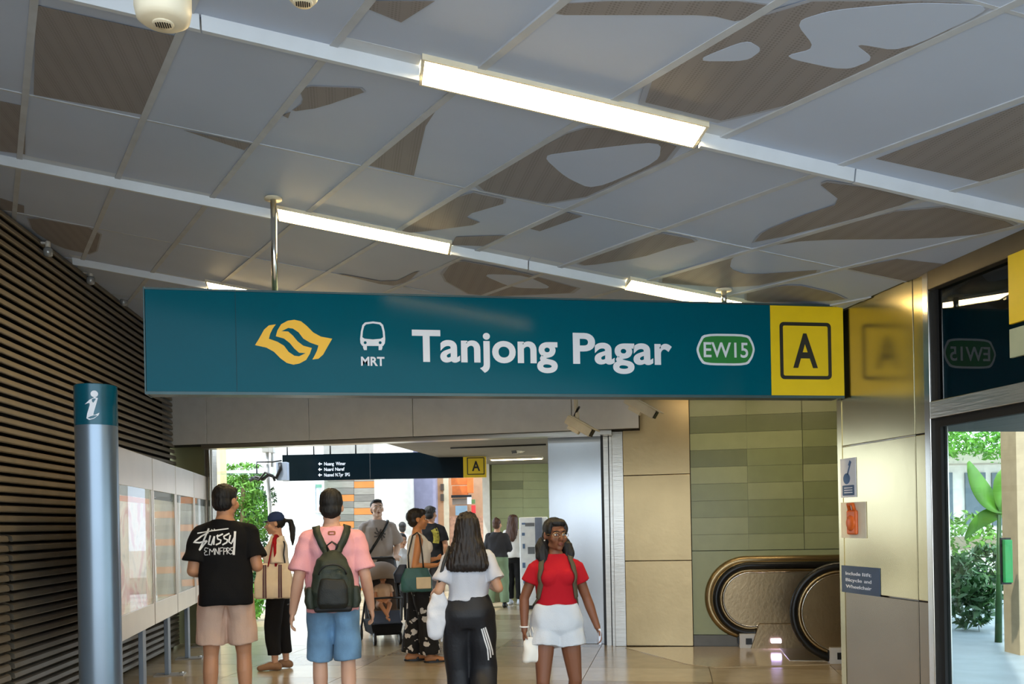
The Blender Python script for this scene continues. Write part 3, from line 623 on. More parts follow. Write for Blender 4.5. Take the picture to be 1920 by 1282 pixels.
# ------------------------------------------------------------------ CCTV cameras
def cctv(px, py, d, yaw, pit, ln, label, stem_up=.35, sc=1.0):
    p = P(px, py, d); e = empty('security_camera', p, 0, label=label, cat='camera', group='cream security cameras')
    R = np.array(Matrix.Rotation(yaw, 3, 'Z') @ Matrix.Rotation(pit, 3, 'X'))
    def bx(a, b):
        m = MB().box(a, b); m.v = [tuple(R @ np.array(q) * sc) for q in m.v]; return m
    bx((-.055, -ln / 2, -.05), (.055, ln / 2, .04)).build('housing', M_cream, e, bevel=.012); bx((-.064, -ln / 2 - .05, .04), (.064, ln / 2 - .02, .052)).build('sunshield', M_cream, e, bevel=.004)
    bx((-.045, -ln / 2 - .008, -.04), (.045, -ln / 2 + .01, .032)).build('lens_window', M_black, e); bx((-.03, -.03, -.085), (.03, .10, -.05)).build('mount_plate', M_cream, e)
    top = R @ np.array([0, .06, .05]) * sc
    stem_up = (fz + .04 if d > 12 else ceil_z(p[0])) - p[2] - top[2] + .01
    MB().tube([top, top + np.array([0, 0, .05]), top + np.array([0.0, 0.04, .10]), top + np.array([0.0, 0.04, stem_up])], .022 * sc, 10).build('bracket_arm', M_cream, e, True)
    MB().tube([top + np.array([0.03, .03, .12]), top + np.array([.0, -.02, .09]), R @ np.array([0, .1, .06]) * sc], .012 * sc, 8).build('cable', M_black, e, True)
cctv(1087, 798, 9.2, 1.0, .55, .30, 'cream security camera under the fascia, tilted down, left of the pair', .38)
cctv(1202, 762, 9.0, 1.0, .55, .34, 'cream security camera tucked under the right part of the sign', .3)
cctv(976, 838, 14.0, -.9, .4, .34, 'small cream security camera under the far soffit', .18)

# ------------------------------------------------------------------ cream ceiling speakers near the camera
def drum(px, py, d, r, h, label):
    p = P(px, py, d); e = empty('ceiling_speaker', p, 0, label=label, cat='speaker', group='cream drum speakers on the ceiling')
    MB().lathe((0, 0, 0), [(r * .2, -.004), (r * .72, 0), (r * .93, .012), (r, .04), (r * 1.02, h)], 40).build('drum', M_cream, e, True)
    MB().tube([(0, 0, h), (0, 0, ceil_z(p[0]) - p[2])], .03, 12).build('stem', M_cream, e, True)
    a = math.atan2(-p[1], -p[0]); cN = np.array([math.cos(a), math.sin(a), 0]); cT = np.array([-math.sin(a), math.cos(a), 0])
    for k in range(-3, 4):
        hh = .017 * math.sqrt(1 - (k / 4) ** 2); MB().box((k * .0068 - .002, -hh, -.0075), (k * .0068 + .002, hh, -.0035)).build('grille_slot', M_black, e)
    MB().lathe((0, 0, -.0065), [(.030, 0), (.032, .003), (.032, .006)], 24).build('grille_ring', M_cream, e, True)
drum(306, 43, 2.75, .083, .20, 'cream drum speaker with slotted grille hanging at the top left')
drum(568, 4, 2.9, .05, .2, 'second cream drum speaker, mostly above the frame')

# ------------------------------------------------------------------ information pole
pb = fl(194, 5.15); pb[2] = 0
rp = 37.6 / FPX * 5.15
zp = P(194, 723, 5.15)[2]; zc_ = P(194, 799, 5.15)[2]
ip = empty('information_pole', pb, 0, label='tall grey cylindrical pole with a teal top and white i symbol', cat='pole')
M_pole = mat('pole_grey', (132, 146, 160), .3, .75, .04, 3)
MB().lathe((0, 0, 0), [(rp, 0), (rp, zc_)], 48).build('shaft', M_pole, ip, 2)
MB().lathe((0, 0, zc_), [(rp * 1.004, 0), (rp * 1.004, zp - zc_ - .004), (rp * .96, zp - zc_)], 48).build('teal_cap', mat('pole_teal', (0, 78, 96), .25, .1), ip, 2)
MB().lathe((0, 0, 0), [(rp + .05, 0), (rp + .05, .01), (rp + .01, .012)], 40).build('base_flange', M_steel, ip, 2)
ang0 = math.atan2(-pb[1], -pb[0]); pxm = FPX / 5.15
def onpole(vf, name):
    V = []
    for q in vf[0]:
        s_ = (q[0] - 192.5 - 2) / pxm; z = P(194, 0, 5.15)[2] - q[1] / pxm
        a = ang0 + math.asin(max(-.95, min(.95, s_ / rp))); V.append((math.cos(a) * (rp * 1.008 + q[2]), math.sin(a) * (rp * 1.008 + q[2]), z))
    MB().add(V, vf[1]).build(name, M_white, ip)
ii = [(176.5, 762), (184, 754), (192.5, 749), (198, 750.5), (195, 762), (191, 776), (190, 781.5), (193.5, 781), (200, 777.5), (198.5, 782), (191, 788.5), (183, 791), (178.5, 788), (180, 779), (184.5, 763.5), (184, 759.5), (181, 760.5)]
onpole(shape2d([circ(192.3, 743, 6.2, 18)]), 'symbol_dot'); onpole(shape2d([ii]), 'symbol_stem')

# ------------------------------------------------------------------ information panels
XP = -1.768
def pz_(px, py): return onplane(px, py, (XP, 0, 0), (1, 0, 0))
ztop_p = (pz_(235, 846)[2] + pz_(383, 889)[2]) / 2; zbot_p = (pz_(240, 1203)[2] + pz_(365, 1128)[2]) / 2
edges = [onplane(px, 1000, (XP, 0, 0), (1, 0, 0))[1] for px in (196, 288, 331, 365.5, 390)]
M_fr = mat('panel_frame', (190, 180, 168), .32, .9, .05, 3)
M_post = mat('post_grey', (110, 122, 136), .4, .3)
def art_mat(name, pal, scale):
    m = mat(name, pal[0], .35); nt = m.node_tree; b = nt.nodes['Principled BSDF']; tc = nt.nodes.new('ShaderNodeTexCoord')
    n = nt.nodes.new('ShaderNodeTexNoise'); n.inputs['Scale'].default_value = scale; n.inputs['Detail'].default_value = 6; n.inputs['Distortion'].default_value = 1.2
    nt.links.new(tc.outputs['Object'], n.inputs['Vector']); r = nt.nodes.new('ShaderNodeValToRGB'); nt.links.new(n.outputs[0], r.inputs[0])
    r.color_ramp.elements[0].color = lin(pal[1]) + (1,); r.color_ramp.elements[0].position = .40; r.color_ramp.elements[1].color = lin(pal[0]) + (1,); r.color_ramp.elements[1].position = .52
    q = r.color_ramp.elements.new(.60); q.color = lin(pal[2]) + (1,); q = r.color_ramp.elements.new(.68); q.color = lin(pal[3]) + (1,)
    nt.links.new(r.outputs[0], b.inputs['Base Color']); return m
arts = [art_mat('map_sheet', ((240, 232, 238), (212, 140, 160), (226, 224, 232), (170, 170, 186)), 2.6), art_mat('map_sheet_grey', ((226, 232, 232), (204, 212, 212), (240, 244, 240), (212, 222, 218)), 1.2), art_mat('map_sheet_cream', ((226, 222, 214), (205, 200, 196), (232, 230, 224), (210, 208, 204)), 1.1), art_mat('map_sheet_pale', ((220, 218, 214), (200, 200, 196), (228, 226, 222), (210, 206, 204)), 1.4)]
plabel = ['steel framed information panel with a pinkish map, nearest the grey pole', 'steel framed information panel with a pale grey sheet, second from the grey pole', 'steel framed information panel with a cream sheet, third from the grey pole', 'steel framed information panel farthest from the pole, beside the man in black']
for k in range(4):
    y0, y1 = edges[k] + .012, edges[k + 1] - .012; yc = (y0 + y1) / 2
    e = empty('map_case', (XP, yc, 0), 0, label=plabel[k], cat='display case', group='information panels along the louvre wall')
    ya, yb = y0 - yc, y1 - yc; zt, zb2 = ztop_p, zbot_p
    MB().box((-.13, ya, zb2), (-.03, yb, zt)).build('case', M_fr, e, bevel=.004)
    MB().box((-.03, ya, zt - .30), (0, yb, zt)).build('head_panel', M_fr, e, bevel=.003); MB().box((-.03, ya, zb2), (0, yb, zb2 + .20)).build('base_panel', M_fr, e, bevel=.003)
    MB().box((-.03, ya, zb2 + .2), (0, ya + .045, zt - .3)).build('stile', M_fr, e, bevel=.003); MB().box((-.03, yb - .045, zb2 + .2), (0, yb, zt - .3)).build('stile', M_fr, e, bevel=.003)
    MB().box((-.03, ya + .045, zb2 + .2), (-.022, yb - .045, zt - .38)).build('map_sheet', arts[k], e)
    MB().box((-.03, ya + .045, zt - .38), (-.021, yb - .045, zt - .3)).build('sheet_header', mat('header_dark', (60, 62, 58), .4), e)
    if k == 0: MB().box((-.022, ya + .35, zt - .43), (-.0205, yb - .05, zt - .385)).build('orange_band', mat('band_orange', (214, 120, 60), .5), e)
    MB().box((-.008, ya + .045, zb2 + .2), (-.004, yb - .045, zt - .3)).build('glass_pane', M_acr, e)
    yl = yb - .22 if k != 3 else yb - .15
    MB().box((-.085, yl - .09, .014), (-.045, yl + .04, zb2)).build('post', M_post, e, bevel=.004); MB().box((-.19, yl - .12, 0), (.10, yl + .07, .014)).build('base_plate', mat('base_plate', (150, 146, 138), .5, .4), e)
    MB().lathe((.07, yl - .02, .014), [(.022, 0), (.022, .012), (.012, .016)], 6).build('bolt', M_steel, e)

# ------------------------------------------------------------------ beyond the gate
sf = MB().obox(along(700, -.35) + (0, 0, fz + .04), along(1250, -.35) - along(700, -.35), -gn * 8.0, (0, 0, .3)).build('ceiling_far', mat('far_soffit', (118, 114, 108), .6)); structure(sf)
for z_, pts in ((0, [(845, 850, 13.0), (900, 845, 12.9), (960, 843, 12.8), (1024, 846, 12.7)]),):
    tag(MB().tube([P(*q) * (1, 1, 0) + (0, 0, fz + .022) for q in pts], .012, 8).build('cable_run', M_black, None, True), 'thin black cable looping under the far soffit', 'cable')
# far green wall
fw_ = MB(); facade(fw_, 914, 1075, 842, 1150, 17.2, .2); fw = structure(fw_.build('wall_far', mat('tile_backing', (110, 110, 76), .6)))
rows = [845, 868, 886, 902, 918, 934, 952, 972, 1000, 1040, 1090]
for r in range(10):
    for c, (xa, xb) in enumerate(((922, 981), (981, 1032), (1032, 1074))):
        m = MB(); facade(m, xa + .15, xb - .15, rows[r] + .15, rows[r + 1] - .15, 17.17, .03); m.build('wall_tile', tg[[1, 1, 1, 2, 1, 1, 0, 1, 1, 0][r] if c == 0 and r % 2 else 1], fw)
m = MB(); facade(m, 909, 922, 836, 1140, 16.9, .25); structure(m.build('pillar_gate', mat('white_post', (226, 224, 216), .5)))
# orange / grey strip wall
fb_ = MB(); facade(fb_, 612, 706, 820, 1125, 21.2, .3); bw = structure(fb_.build('wall_strip', mat('strip_backing', (150, 148, 144), .7)))
or_ = {(1, 1), (3, 0), (5, 1), (8, 0), (7, 1), (10, 0), (2, 0)}
ml = [mat('strip_grey', (118, 114, 110), .6, 0, .14, 6, stretch=(1, 1, 9)), mat('strip_pale', (142, 138, 132), .6, 0, .14, 6, stretch=(1, 1, 9)), mat('strip_orange', (206, 122, 56), .5, 0, .06)]
for r in range(18):
    for c, (xa, xb) in enumerate(((614, 664), (664, 706))):
        o = (r % 4 == 1 and c == 1) or (r % 4 == 3 and c == 0)
        m = MB(); facade(m, xa + .2 + (18 if o and c == 0 else 0), xb - .3, 890 + r * 12.5 + .3, 902.2 + r * 12.5, 21.15, .05 + .02 * (r % 2)); m.build('wall_strip', ml[2] if o else ml[(r + c) % 2], bw)
def pillar(x0, x1, d, m, name, y0=812):
    a, b = fl((x0 + x1) / 2, d), 0; r = (x1 - x0) / 2 / FPX * d; a[2] = 0
    structure(MB().lathe(a, [(r, 0), (r, 4.2)], 28).build(name, m, None, 2))
pillar(728, 780, 19.5, mat('pillar_white', (206, 204, 196), .35), 'pillar_white'); m = MB(); facade(m, 780, 821, 806, 1125, 19.8, .5); structure(m.build('pillar_lilac', mat('pillar_lilac', (138, 137, 162), .5)))
m = MB(); facade(m, 706, 716, 806, 1125, 20.6, .3); structure(m.build('pillar_pale', mat('pillar_cream', (226, 222, 200), .5)))
# orange shop kiosk
sh = empty('shop_kiosk', fl(866, 20.5) * (1, 1, 0), -YAW, label='orange shopfront beyond the gate, left of the white pillar', cat='shop'); SH = np.array(sh.location)
def kx(x0, x1, y0, y1, m, name, dd=20.5, t=.1, em=None):
    b = MB(); facade(b, x0, x1, y0, y1, dd, t); Rz = np.array([[cR[0], cR[1], 0], [cF[0], cF[1], 0], [0, 0, 1]]); b.v = [tuple(Rz @ (np.array(q) - SH)) for q in b.v]; return b.build(name, m, sh, bevel=.004)
m_or = mat('shop_orange', (214, 112, 44), .5, 0, .15, 9); m_sal = mat('shop_salmon', (206, 156, 112), .5)
kx(822, 835, 860, 1115, m_sal, 'side_post'); kx(835, 845, 860, 1115, mat('shop_cream', (240, 224, 190), .5), 'side_post'); kx(843, 910, 820, 1110, mat('shop_back', (176, 140, 110), .6), 'back_wall', 21.0)
kx(846, 888, 893, 909, m_or, 'fascia_board'); kx(876, 888, 896, 924, m_or, 'banner', 20.4); kx(848, 878, 911, 930, m_or, 'menu_board'); kx(846, 884, 928, 933, M_black, 'shelf', 20.4); kx(848, 880, 934, 946, mat('shop_grey', (150, 138, 126), .6), 'counter_panel')
kx(854, 876, 948, 966, mat('shop_cool', (150, 180, 200), .4), 'display_case'); kx(876, 884, 932, 945, M_white, 'price_card', 20.3); kx(884, 891, 936, 944, mat('shop_green', (90, 120, 70), .5), 'price_card', 20.3); kx(884, 892, 947, 962, mat('shop_red', (200, 50, 50), .5), 'price_card', 20.3)
kx(826, 832, 907, 919, mat('shop_brown', (90, 76, 62), .5), 'post_panel', 20.4); kx(826, 832, 926, 939, mat('shop_brown', (90, 76, 62), .5), 'post_panel', 20.4); kx(846, 910, 968, 1110, mat('shop_warm', (200, 150, 120), .6, 0, .3, 14), 'counter')
# ticket machines
for (x0, x1, y0, y1, d, mname, col, lab) in ((977, 1030, 969, 1135, 15.6, 'machine_white', (244, 247, 250), 'white ticket machine with small printed notices, behind the woman in red'), (1050, 1082, 972, 1130, 15.2, 'machine_grey', (130, 134, 142), 'grey ticket machine beside the steel door leaf')):
    b0 = fl((x0 + x1) / 2, d) * (1, 1, 0); e = empty('ticket_machine', b0, -YAW, label=lab, cat='machine', group='ticket machines'); wd = (x1 - x0) / FPX * d; ht = P((x0 + x1) / 2, y0, d)[2]
    MB().box((-wd / 2, 0, .06), (wd / 2, .5, ht)).build('cabinet', mat(mname, col, .35, .1), e, bevel=.015); MB().box((-wd / 2 + .02, .02, 0), (wd / 2 - .02, .48, .06)).build('plinth', M_black, e)
    if x0 < 1000:
        MB().box((wd * .05, -.012, .06), (wd * .3, 0.01, ht - .01)).build('door_panel', mat('machine_slate', (120, 126, 140), .35, .4), e)
        for (xa, za, ww, hh) in ((-.42, .92, .06, .03), (-.30, .90, .16, .06), (-.42, .80, .05, .05), (-.4, .66, .04, .08), (-.22, .60, .12, .12), (-.42, .45, .05, .09), (-.25, .42, .05, .04), (-.4, .28, .04, .10)):
            MB().box((xa * wd, -.008, za * ht), (xa * wd + ww, .0, za * ht + hh)).build('notice_label', mat('label_slate', (96, 122, 160), .5) if ww < .1 else mat('label_dark', (120, 124, 130), .5), e)
# white building and planting at the far left
wb = empty('white_building', fl(560, 30) * (1, 1, 0), -YAW, label='sunlit white building far beyond the gate, left of the grey strip wall', cat='building'); WB = np.array(wb.location)
def bxx(x0, x1, y0, y1, m, name, dd=30., t=.3):
    b = MB(); facade(b, x0, x1, y0, y1, dd, t); Rz = np.array([[cR[0], cR[1], 0], [cF[0], cF[1], 0], [0, 0, 1]]); b.v = [tuple(Rz @ (np.array(q) - WB)) for q in b.v]; return b.build(name, m, wb)
m_wb = mat('render_white', (240, 240, 236), .6)
bxx(496, 700, 760, 1082, m_wb, 'wall', 30, 3); bxx(584, 592, 905, 960, mat('win_grey', (180, 190, 196), .3), 'window', 29.9, .05); bxx(592, 603, 908, 914, mat('sign_sm', (90, 140, 120), .5), 'wall_sign', 29.85, .05)
bxx(582, 606, 958, 961, M_alu, 'ledge', 29.4, .6); bxx(568, 600, 983, 992, M_alu, 'ledge', 29.4, .6); bxx(594, 600, 918, 956, mat('win_blue', (190, 210, 220), .3), 'window', 29.85, .05)
bxx(503, 514, 830, 1060, M_conc, 'pilaster', 29.7, .3); bxx(592, 616, 890, 1000, mat('wall_cool', (216, 222, 226), .6), 'wall', 29.95, .05)
m = MB(); facade(m, 399, 417, 812, 1100, 17.5, .4); structure(m.build('pillar_ochre', mat('pillar_ochre', (228, 200, 150), .6)))
m = MB(); m.obox(P(380, 890, 16), P(520, 890, 16) - P(380, 890, 16), cF * 8 + np.array([0, 0, .7]), (0, 0, .03)); structure(m.build('glass_canopy', glass_mat('canopy_glass', (.80, .90, .84))))
def leaves(mb, c, R, n, size, rg, flat=.8):
    for _ in range(n):
        v = rg.normal(size=3); v /= np.linalg.norm(v); p = np.asarray(c) + v * np.asarray(R) * rg.uniform(.45, 1) ** .6
        a = rg.normal(size=3); a /= np.linalg.norm(a); b = np.cross(a, rg.normal(size=3)); b /= np.linalg.norm(b) + 1e-9; s = size * rg.uniform(.6, 1.3)
        mb.add([p - a * s, p + b * s * .35, p + a * s, p - b * s * .35], [(0, 1, 2, 3)])
def tree(px, d, h, trunk_r, blobs, n, size, m, label, seed, lean=(0, 0), name='tree', cat='tree', grp=None):
    b0 = fl(px, d) * (1, 1, 0); e = empty(name, b0, 0, label=label, cat=cat, group=grp); rg = np.random.RandomState(seed)
    if trunk_r:
        MB().tube([(0, 0, 0), (lean[0] * .3, lean[1] * .3, h * .3), (lean[0] * .8, lean[1], h * .62), (lean[0], lean[1], h * .95)], [trunk_r * 1.3, trunk_r, trunk_r * .8, trunk_r * .4], 10).build('trunk', M_bark, e, True)
        for q in blobs[:4]: MB().tube([(lean[0] * .6, lean[1] * .6, h * .5), tuple(np.array(q[0]) * .6 + np.array([lean[0] * .3, 0, h * .22])), q[0]], [trunk_r * .5, trunk_r * .35, trunk_r * .15], 8).build('branch', M_bark, e, True)
    fm = MB()
    for c, R in blobs: leaves(fm, c, R, n, size, rg)
    o = fm.build('foliage', m, e); o['kind'] = 'stuff'; return e
tree(448, 20.5, 3.0, .075, [((-.35, 0, 1.9), (.4, .5, .6)), ((.1, 0, 2.3), (.5, .5, .4)), ((.4, .1, 1.75), (.35, .4, .6)), ((-.1, .2, 1.4), (.45, .4, .5)), ((.1, .2, 2.7), (.6, .5, .3))], 1100, .06, M_leaf, 'sunlit leafy tree seen through the gate, left of the camera pole', 3, (.15, 0))
tree(420, 22, 3.0, .07, [((-.1, 0, 1.7), (.5, .5, .8)), ((.2, 0, 2.3), (.5, .5, .5))], 1100, .06, M_leafl, 'pale leafy tree beside the ochre pillar beyond the gate', 5, (0, 0))
tree(478, 21.5, 2.6, .06, [((0, 0, 1.3), (.35, .4, .7)), ((.1, 0, 2.0), (.3, .4, .5))], 900, .06, M_leafd, 'slim darker green tree directly left of the camera pole', 6, (0, 0))
for k, (px, d, s, mm, lab) in enumerate(((446, 17, .36, M_leaf, 'low bright shrub at the foot of the tree, left of the cap woman'), (478, 16, .34, M_leafd, 'dark green shrub between the black shirted man and the cap woman'), (492, 18.5, .5, M_leafl, 'yellow green shrub behind the cap woman'), (470, 14.6, .26, M_leafl, 'small light shrub on the planter edge near the black shirted man'))):
    tree(px, d, .6, 0, [((0, 0, s), (s * .9, s * .9, s)), ((.2 * s, 0, s * 1.5), (s * .6, s * .6, s * .7))], 260, .06, mm, lab, 20 + k, name='shrub', cat='shrub', grp='shrubs beyond the gate')
m = MB().obox(fl(380, 15.5) * (1, 1, 0), (fl(505, 15.5) - fl(380, 15.5)) * (1, 1, 0), cF * .25, (0, 0, .14)); structure(m.build('kerb', M_conc))
# camera pole with cables
b0 = fl(512, 13.5) * (1, 1, 0); e = empty('camera_pole', b0, -YAW, label='slim grey pole with a tangle of cables and a box, behind the cap woman', cat='pole'); k_ = 13.5 / FPX
def pp(x, y, yy=0.): return ((x - 512) * k_, yy, EYE + (hz(512) - y) * k_)
MB().tube([pp(514, 1171), pp(512, 1000), pp(508, 900), pp(507, 838)], [.035, .032, .028, .025], 10).build('pole_shaft', M_alu, e, True); MB().tube([pp(516, 875), pp(517, 836)], .02, 8).build('twin_shaft', M_alu, e, True)
for nm, x0, x1, y0, y1, mm in (('head_box', 499, 513, 836, 848, M_alu), ('head_box', 513, 521, 836, 849, M_alu), ('junction_box', 526, 546, 867, 901, mat('box_blue_grey', (172, 184, 204), .4))):
    a, b = pp(x0, y1), pp(x1, y0); MB().box((a[0], -.07, a[2]), (b[0], .07, b[2])).build(nm, mm, e, bevel=.006)
MB().tube([pp(489, 888, -.05), pp(489, 866, -.05), pp(520, 866, -.05), pp(536, 864, -.05)], .012, 8).build('arm_frame', M_black, e, True)
MB().tube([pp(476, 900, -.06), pp(488, 894, -.08), pp(500, 898, -.06), pp(512, 890, -.08), pp(526, 896, -.08), pp(534, 880, -.08), pp(533, 868, -.06)], .028, 8).build('cable_bundle', M_black, e, True); MB().tube([pp(480, 894, -.1), pp(494, 900, -.1), pp(506, 886, -.1), pp(520, 892, -.1), pp(524, 902, -.1)], .018, 8).build('cable_bundle', M_black, e, True)
fm = MB(); leaves(fm, pp(516, 930), (.06, .06, .14), 60, .035, np.random.RandomState(4)); o = fm.build('creeper', M_leafd, e); o['kind'] = 'stuff'
# planting and building seen through the glazed bay
gb_ = empty('pale_building', fl(1880, 20) * (1, 1, 0), -YAW, label='pale low building with dark windows seen through the glazed bay', cat='building'); GB = np.array(gb_.location)
def gxx(x0, x1, y0, y1, m, name, dd=20., t=.3):
    b = MB(); facade(b, x0, x1, y0, y1, dd, t); Rz = np.array([[cR[0], cR[1], 0], [cF[0], cF[1], 0], [0, 0, 1]]); b.v = [tuple(Rz @ (np.array(q) - GB)) for q in b.v]; return b.build(name, m, gb_)
gxx(1600, 2120, 860, 1085, m_wb, 'wall', 20, 2); gxx(1600, 2120, 848, 872, M_conc, 'roof_edge', 19.2, 1)
for x0, x1 in ((1762, 1788), (1812, 1850), (1862, 1886), (1900, 1960)): gxx(x0, x1, 886, 985, mat('win_dark', (96, 116, 130), .2), 'window', 19.95, .1)
gxx(1600, 2120, 1010, 1034, mat('band_brown', (150, 140, 120), .6), 'plinth_band', 19.8, .3)
rg = np.random.RandomState(9); fm = MB()
for k in range(16): leaves(fm, P(1735 + k * 17, 832 + rg.uniform(-12, 12), 18.6), (.35, .4, .35), 150, .07, rg)
tag(fm.build('trailing_greenery', M_leafl), 'green plants trailing over the roof edge behind the glazed bay', 'plants', kind='stuff')
for k, (px, d, s, mm, lab) in enumerate(((1772, 12.6, .45, M_leafd, 'dark shrub behind the glass, close to the window mullion'), (1800, 15.6, .75, M_leaf, 'taller green shrub behind the glass, left of the broad leaved plant'), (1846, 13.6, .5, M_leafd, 'dark shrub under the broad leaved plant behind the glass'), (1935, 14.2, .6, M_leaf, 'green shrub right of the broad leaved plant behind the glass'), (1822, 11.6, .32, M_leafd, 'lowest dark shrub at the paving edge behind the glass'))):
    tree(px, d, .6, 0, [((0, 0, s), (s * .9, s * .9, s)), ((.25 * s, 0, s * 1.5), (s * .7, s * .7, s * .6))], 300, .075, mm, lab, 40 + k, name='shrub', cat='shrub', grp='shrubs behind the glazed bay')
bp_ = empty('banana_plant', fl(1872, 10.5) * (1, 1, 0), -YAW, label='broad leaved bright green plant behind the glazed bay', cat='plant'); kb = 10.5 / FPX
def bq(x, y, yy=0.): return np.array(((x - 1872) * kb, yy, EYE + (hz(1872) - y) * kb))
MB().tube([(0, 0, 0), (.02, 0, .7), bq(1878, 965)], [.04, .032, .022], 10).build('stem', M_leafd, bp_, True)
def bleaf(p0, p1, p2, wd):
    m = MB(); V = []; Fc = []; N = 12
    for i in range(N + 1):
        t = i / N; p = (1 - t) ** 2 * p0 + 2 * t * (1 - t) * p1 + t * t * p2; d = 2 * (1 - t) * (p1 - p0) + 2 * t * (p2 - p1); d /= np.linalg.norm(d); s = np.cross(d, (0.25, -1, .15)); s /= np.linalg.norm(s); wv = wd * math.sin(math.pi * min(1, t * .93 + .05)) ** .7
        V += [p - s * wv, p + np.array([0, .03, -.03]) * (wv / wd), p + s * wv]
        if i: a = 3 * i; Fc += [(a - 3, a - 2, a + 1, a), (a - 2, a - 1, a + 2, a + 1)]
    m.add(V, Fc); o = m.build('leaf', M_leafl, bp_, True); sm = o.modifiers.new('t', 'SOLIDIFY'); sm.thickness = .004
bleaf(bq(1886, 958), bq(1842, 930), bq(1806, 866, -.2), .13); bleaf(bq(1886, 958), bq(1884, 868), bq(1950, 918, -.2), .20); bleaf(bq(1886, 965), bq(1915, 940), bq(1955, 1000, .1), .12); bleaf(bq(1886, 965), bq(1850, 955), bq(1830, 1010, .2), .09); bleaf(bq(1886, 958), bq(1905, 930), bq(1948, 872, .2), .10)
# the outside behind the camera is open ground; a pale forecourt edge
# ------------------------------------------------------------------ people
def A(*q): return np.array(q, float)
def rotz(t): return np.array(Matrix.Rotation(t, 3, 'Z'))
def rotx(t): return np.array(Matrix.Rotation(t, 3, 'X'))
TORSO = {'m': [(.84, .150, .105, .010), (.92, .168, .124, .014), (.99, .160, .113, .008), (1.06, .149, .104, 0), (1.15, .151, .107, 0), (1.24, .163, .115, 0), (1.31, .166, .115, .005), (1.37, .156, .098, .012), (1.41, .110, .078, .016), (1.44, .070, .064, .018), (1.475, .060, .058, .016)],
         'f': [(.84, .160, .110, .014), (.92, .178, .128, .020), (.99, .164, .112, .012), (1.07, .130, .095, 0), (1.14, .129, .095, 0), (1.22, .141, .106, -.003), (1.29, .150, .110, -.004), (1.35, .148, .094, .006), (1.395, .108, .074, .014), (1.43, .064, .058, .016), (1.465, .054, .054, .015)]}
def tsec(sex, z, g=1.0):
    T = TORSO[sex]; zz = [q[0] for q in T]; return [float(np.interp(z, zz, [q[k] for q in T])) * (g if k < 3 else 1) for k in (1, 2, 3)]
def hand(m, W, d, n, side, curl=.45, sc=1.0):
    d = d / np.linalg.norm(d); n = n - d * (n @ d); n /= np.linalg.norm(n); s = np.cross(n, d) * side
    c = W + d * .045 * sc
    R = np.stack([s, n, d], 1); m.ell(c, (.040 * sc, .017 * sc, .054 * sc), 14, 10, R)
    for k, (o, L, t) in enumerate(((-.030, .062, .9), (-.011, .076, 1), (.010, .080, 1), (.029, .074, 1))):
        b = W + d * .080 * sc + s * o * sc; u = d * math.cos(curl * .6) + n * math.sin(curl * .6); v = d * math.cos(curl * 1.7) + n * math.sin(curl * 1.7); w_ = d * math.cos(curl * 2.5) + n * math.sin(curl * 2.5)
        p1 = b + u * L * .46 * sc; p2 = p1 + v * L * .32 * sc; p3 = p2 + w_ * L * .25 * sc
        m.cone(b - d * .02 * sc, p1, .0095 * sc, .0088 * sc, 8); m.cone(p1, p2, .0088 * sc, .0082 * sc, 8); m.cone(p2, p3, .0082 * sc, .0072 * sc, 8)
    b = W + d * .025 * sc + s * .034 * sc; p1 = b + (d * .75 + s * .6 + n * .25) * .036 * sc; p2 = p1 + (d * .95 + s * .1 + n * .35) * .030 * sc
    m.cone(b - s * .012, p1, .013 * sc, .011 * sc, 8); m.cone(p1, p2, .011 * sc, .009 * sc, 8)
class Fig: pass
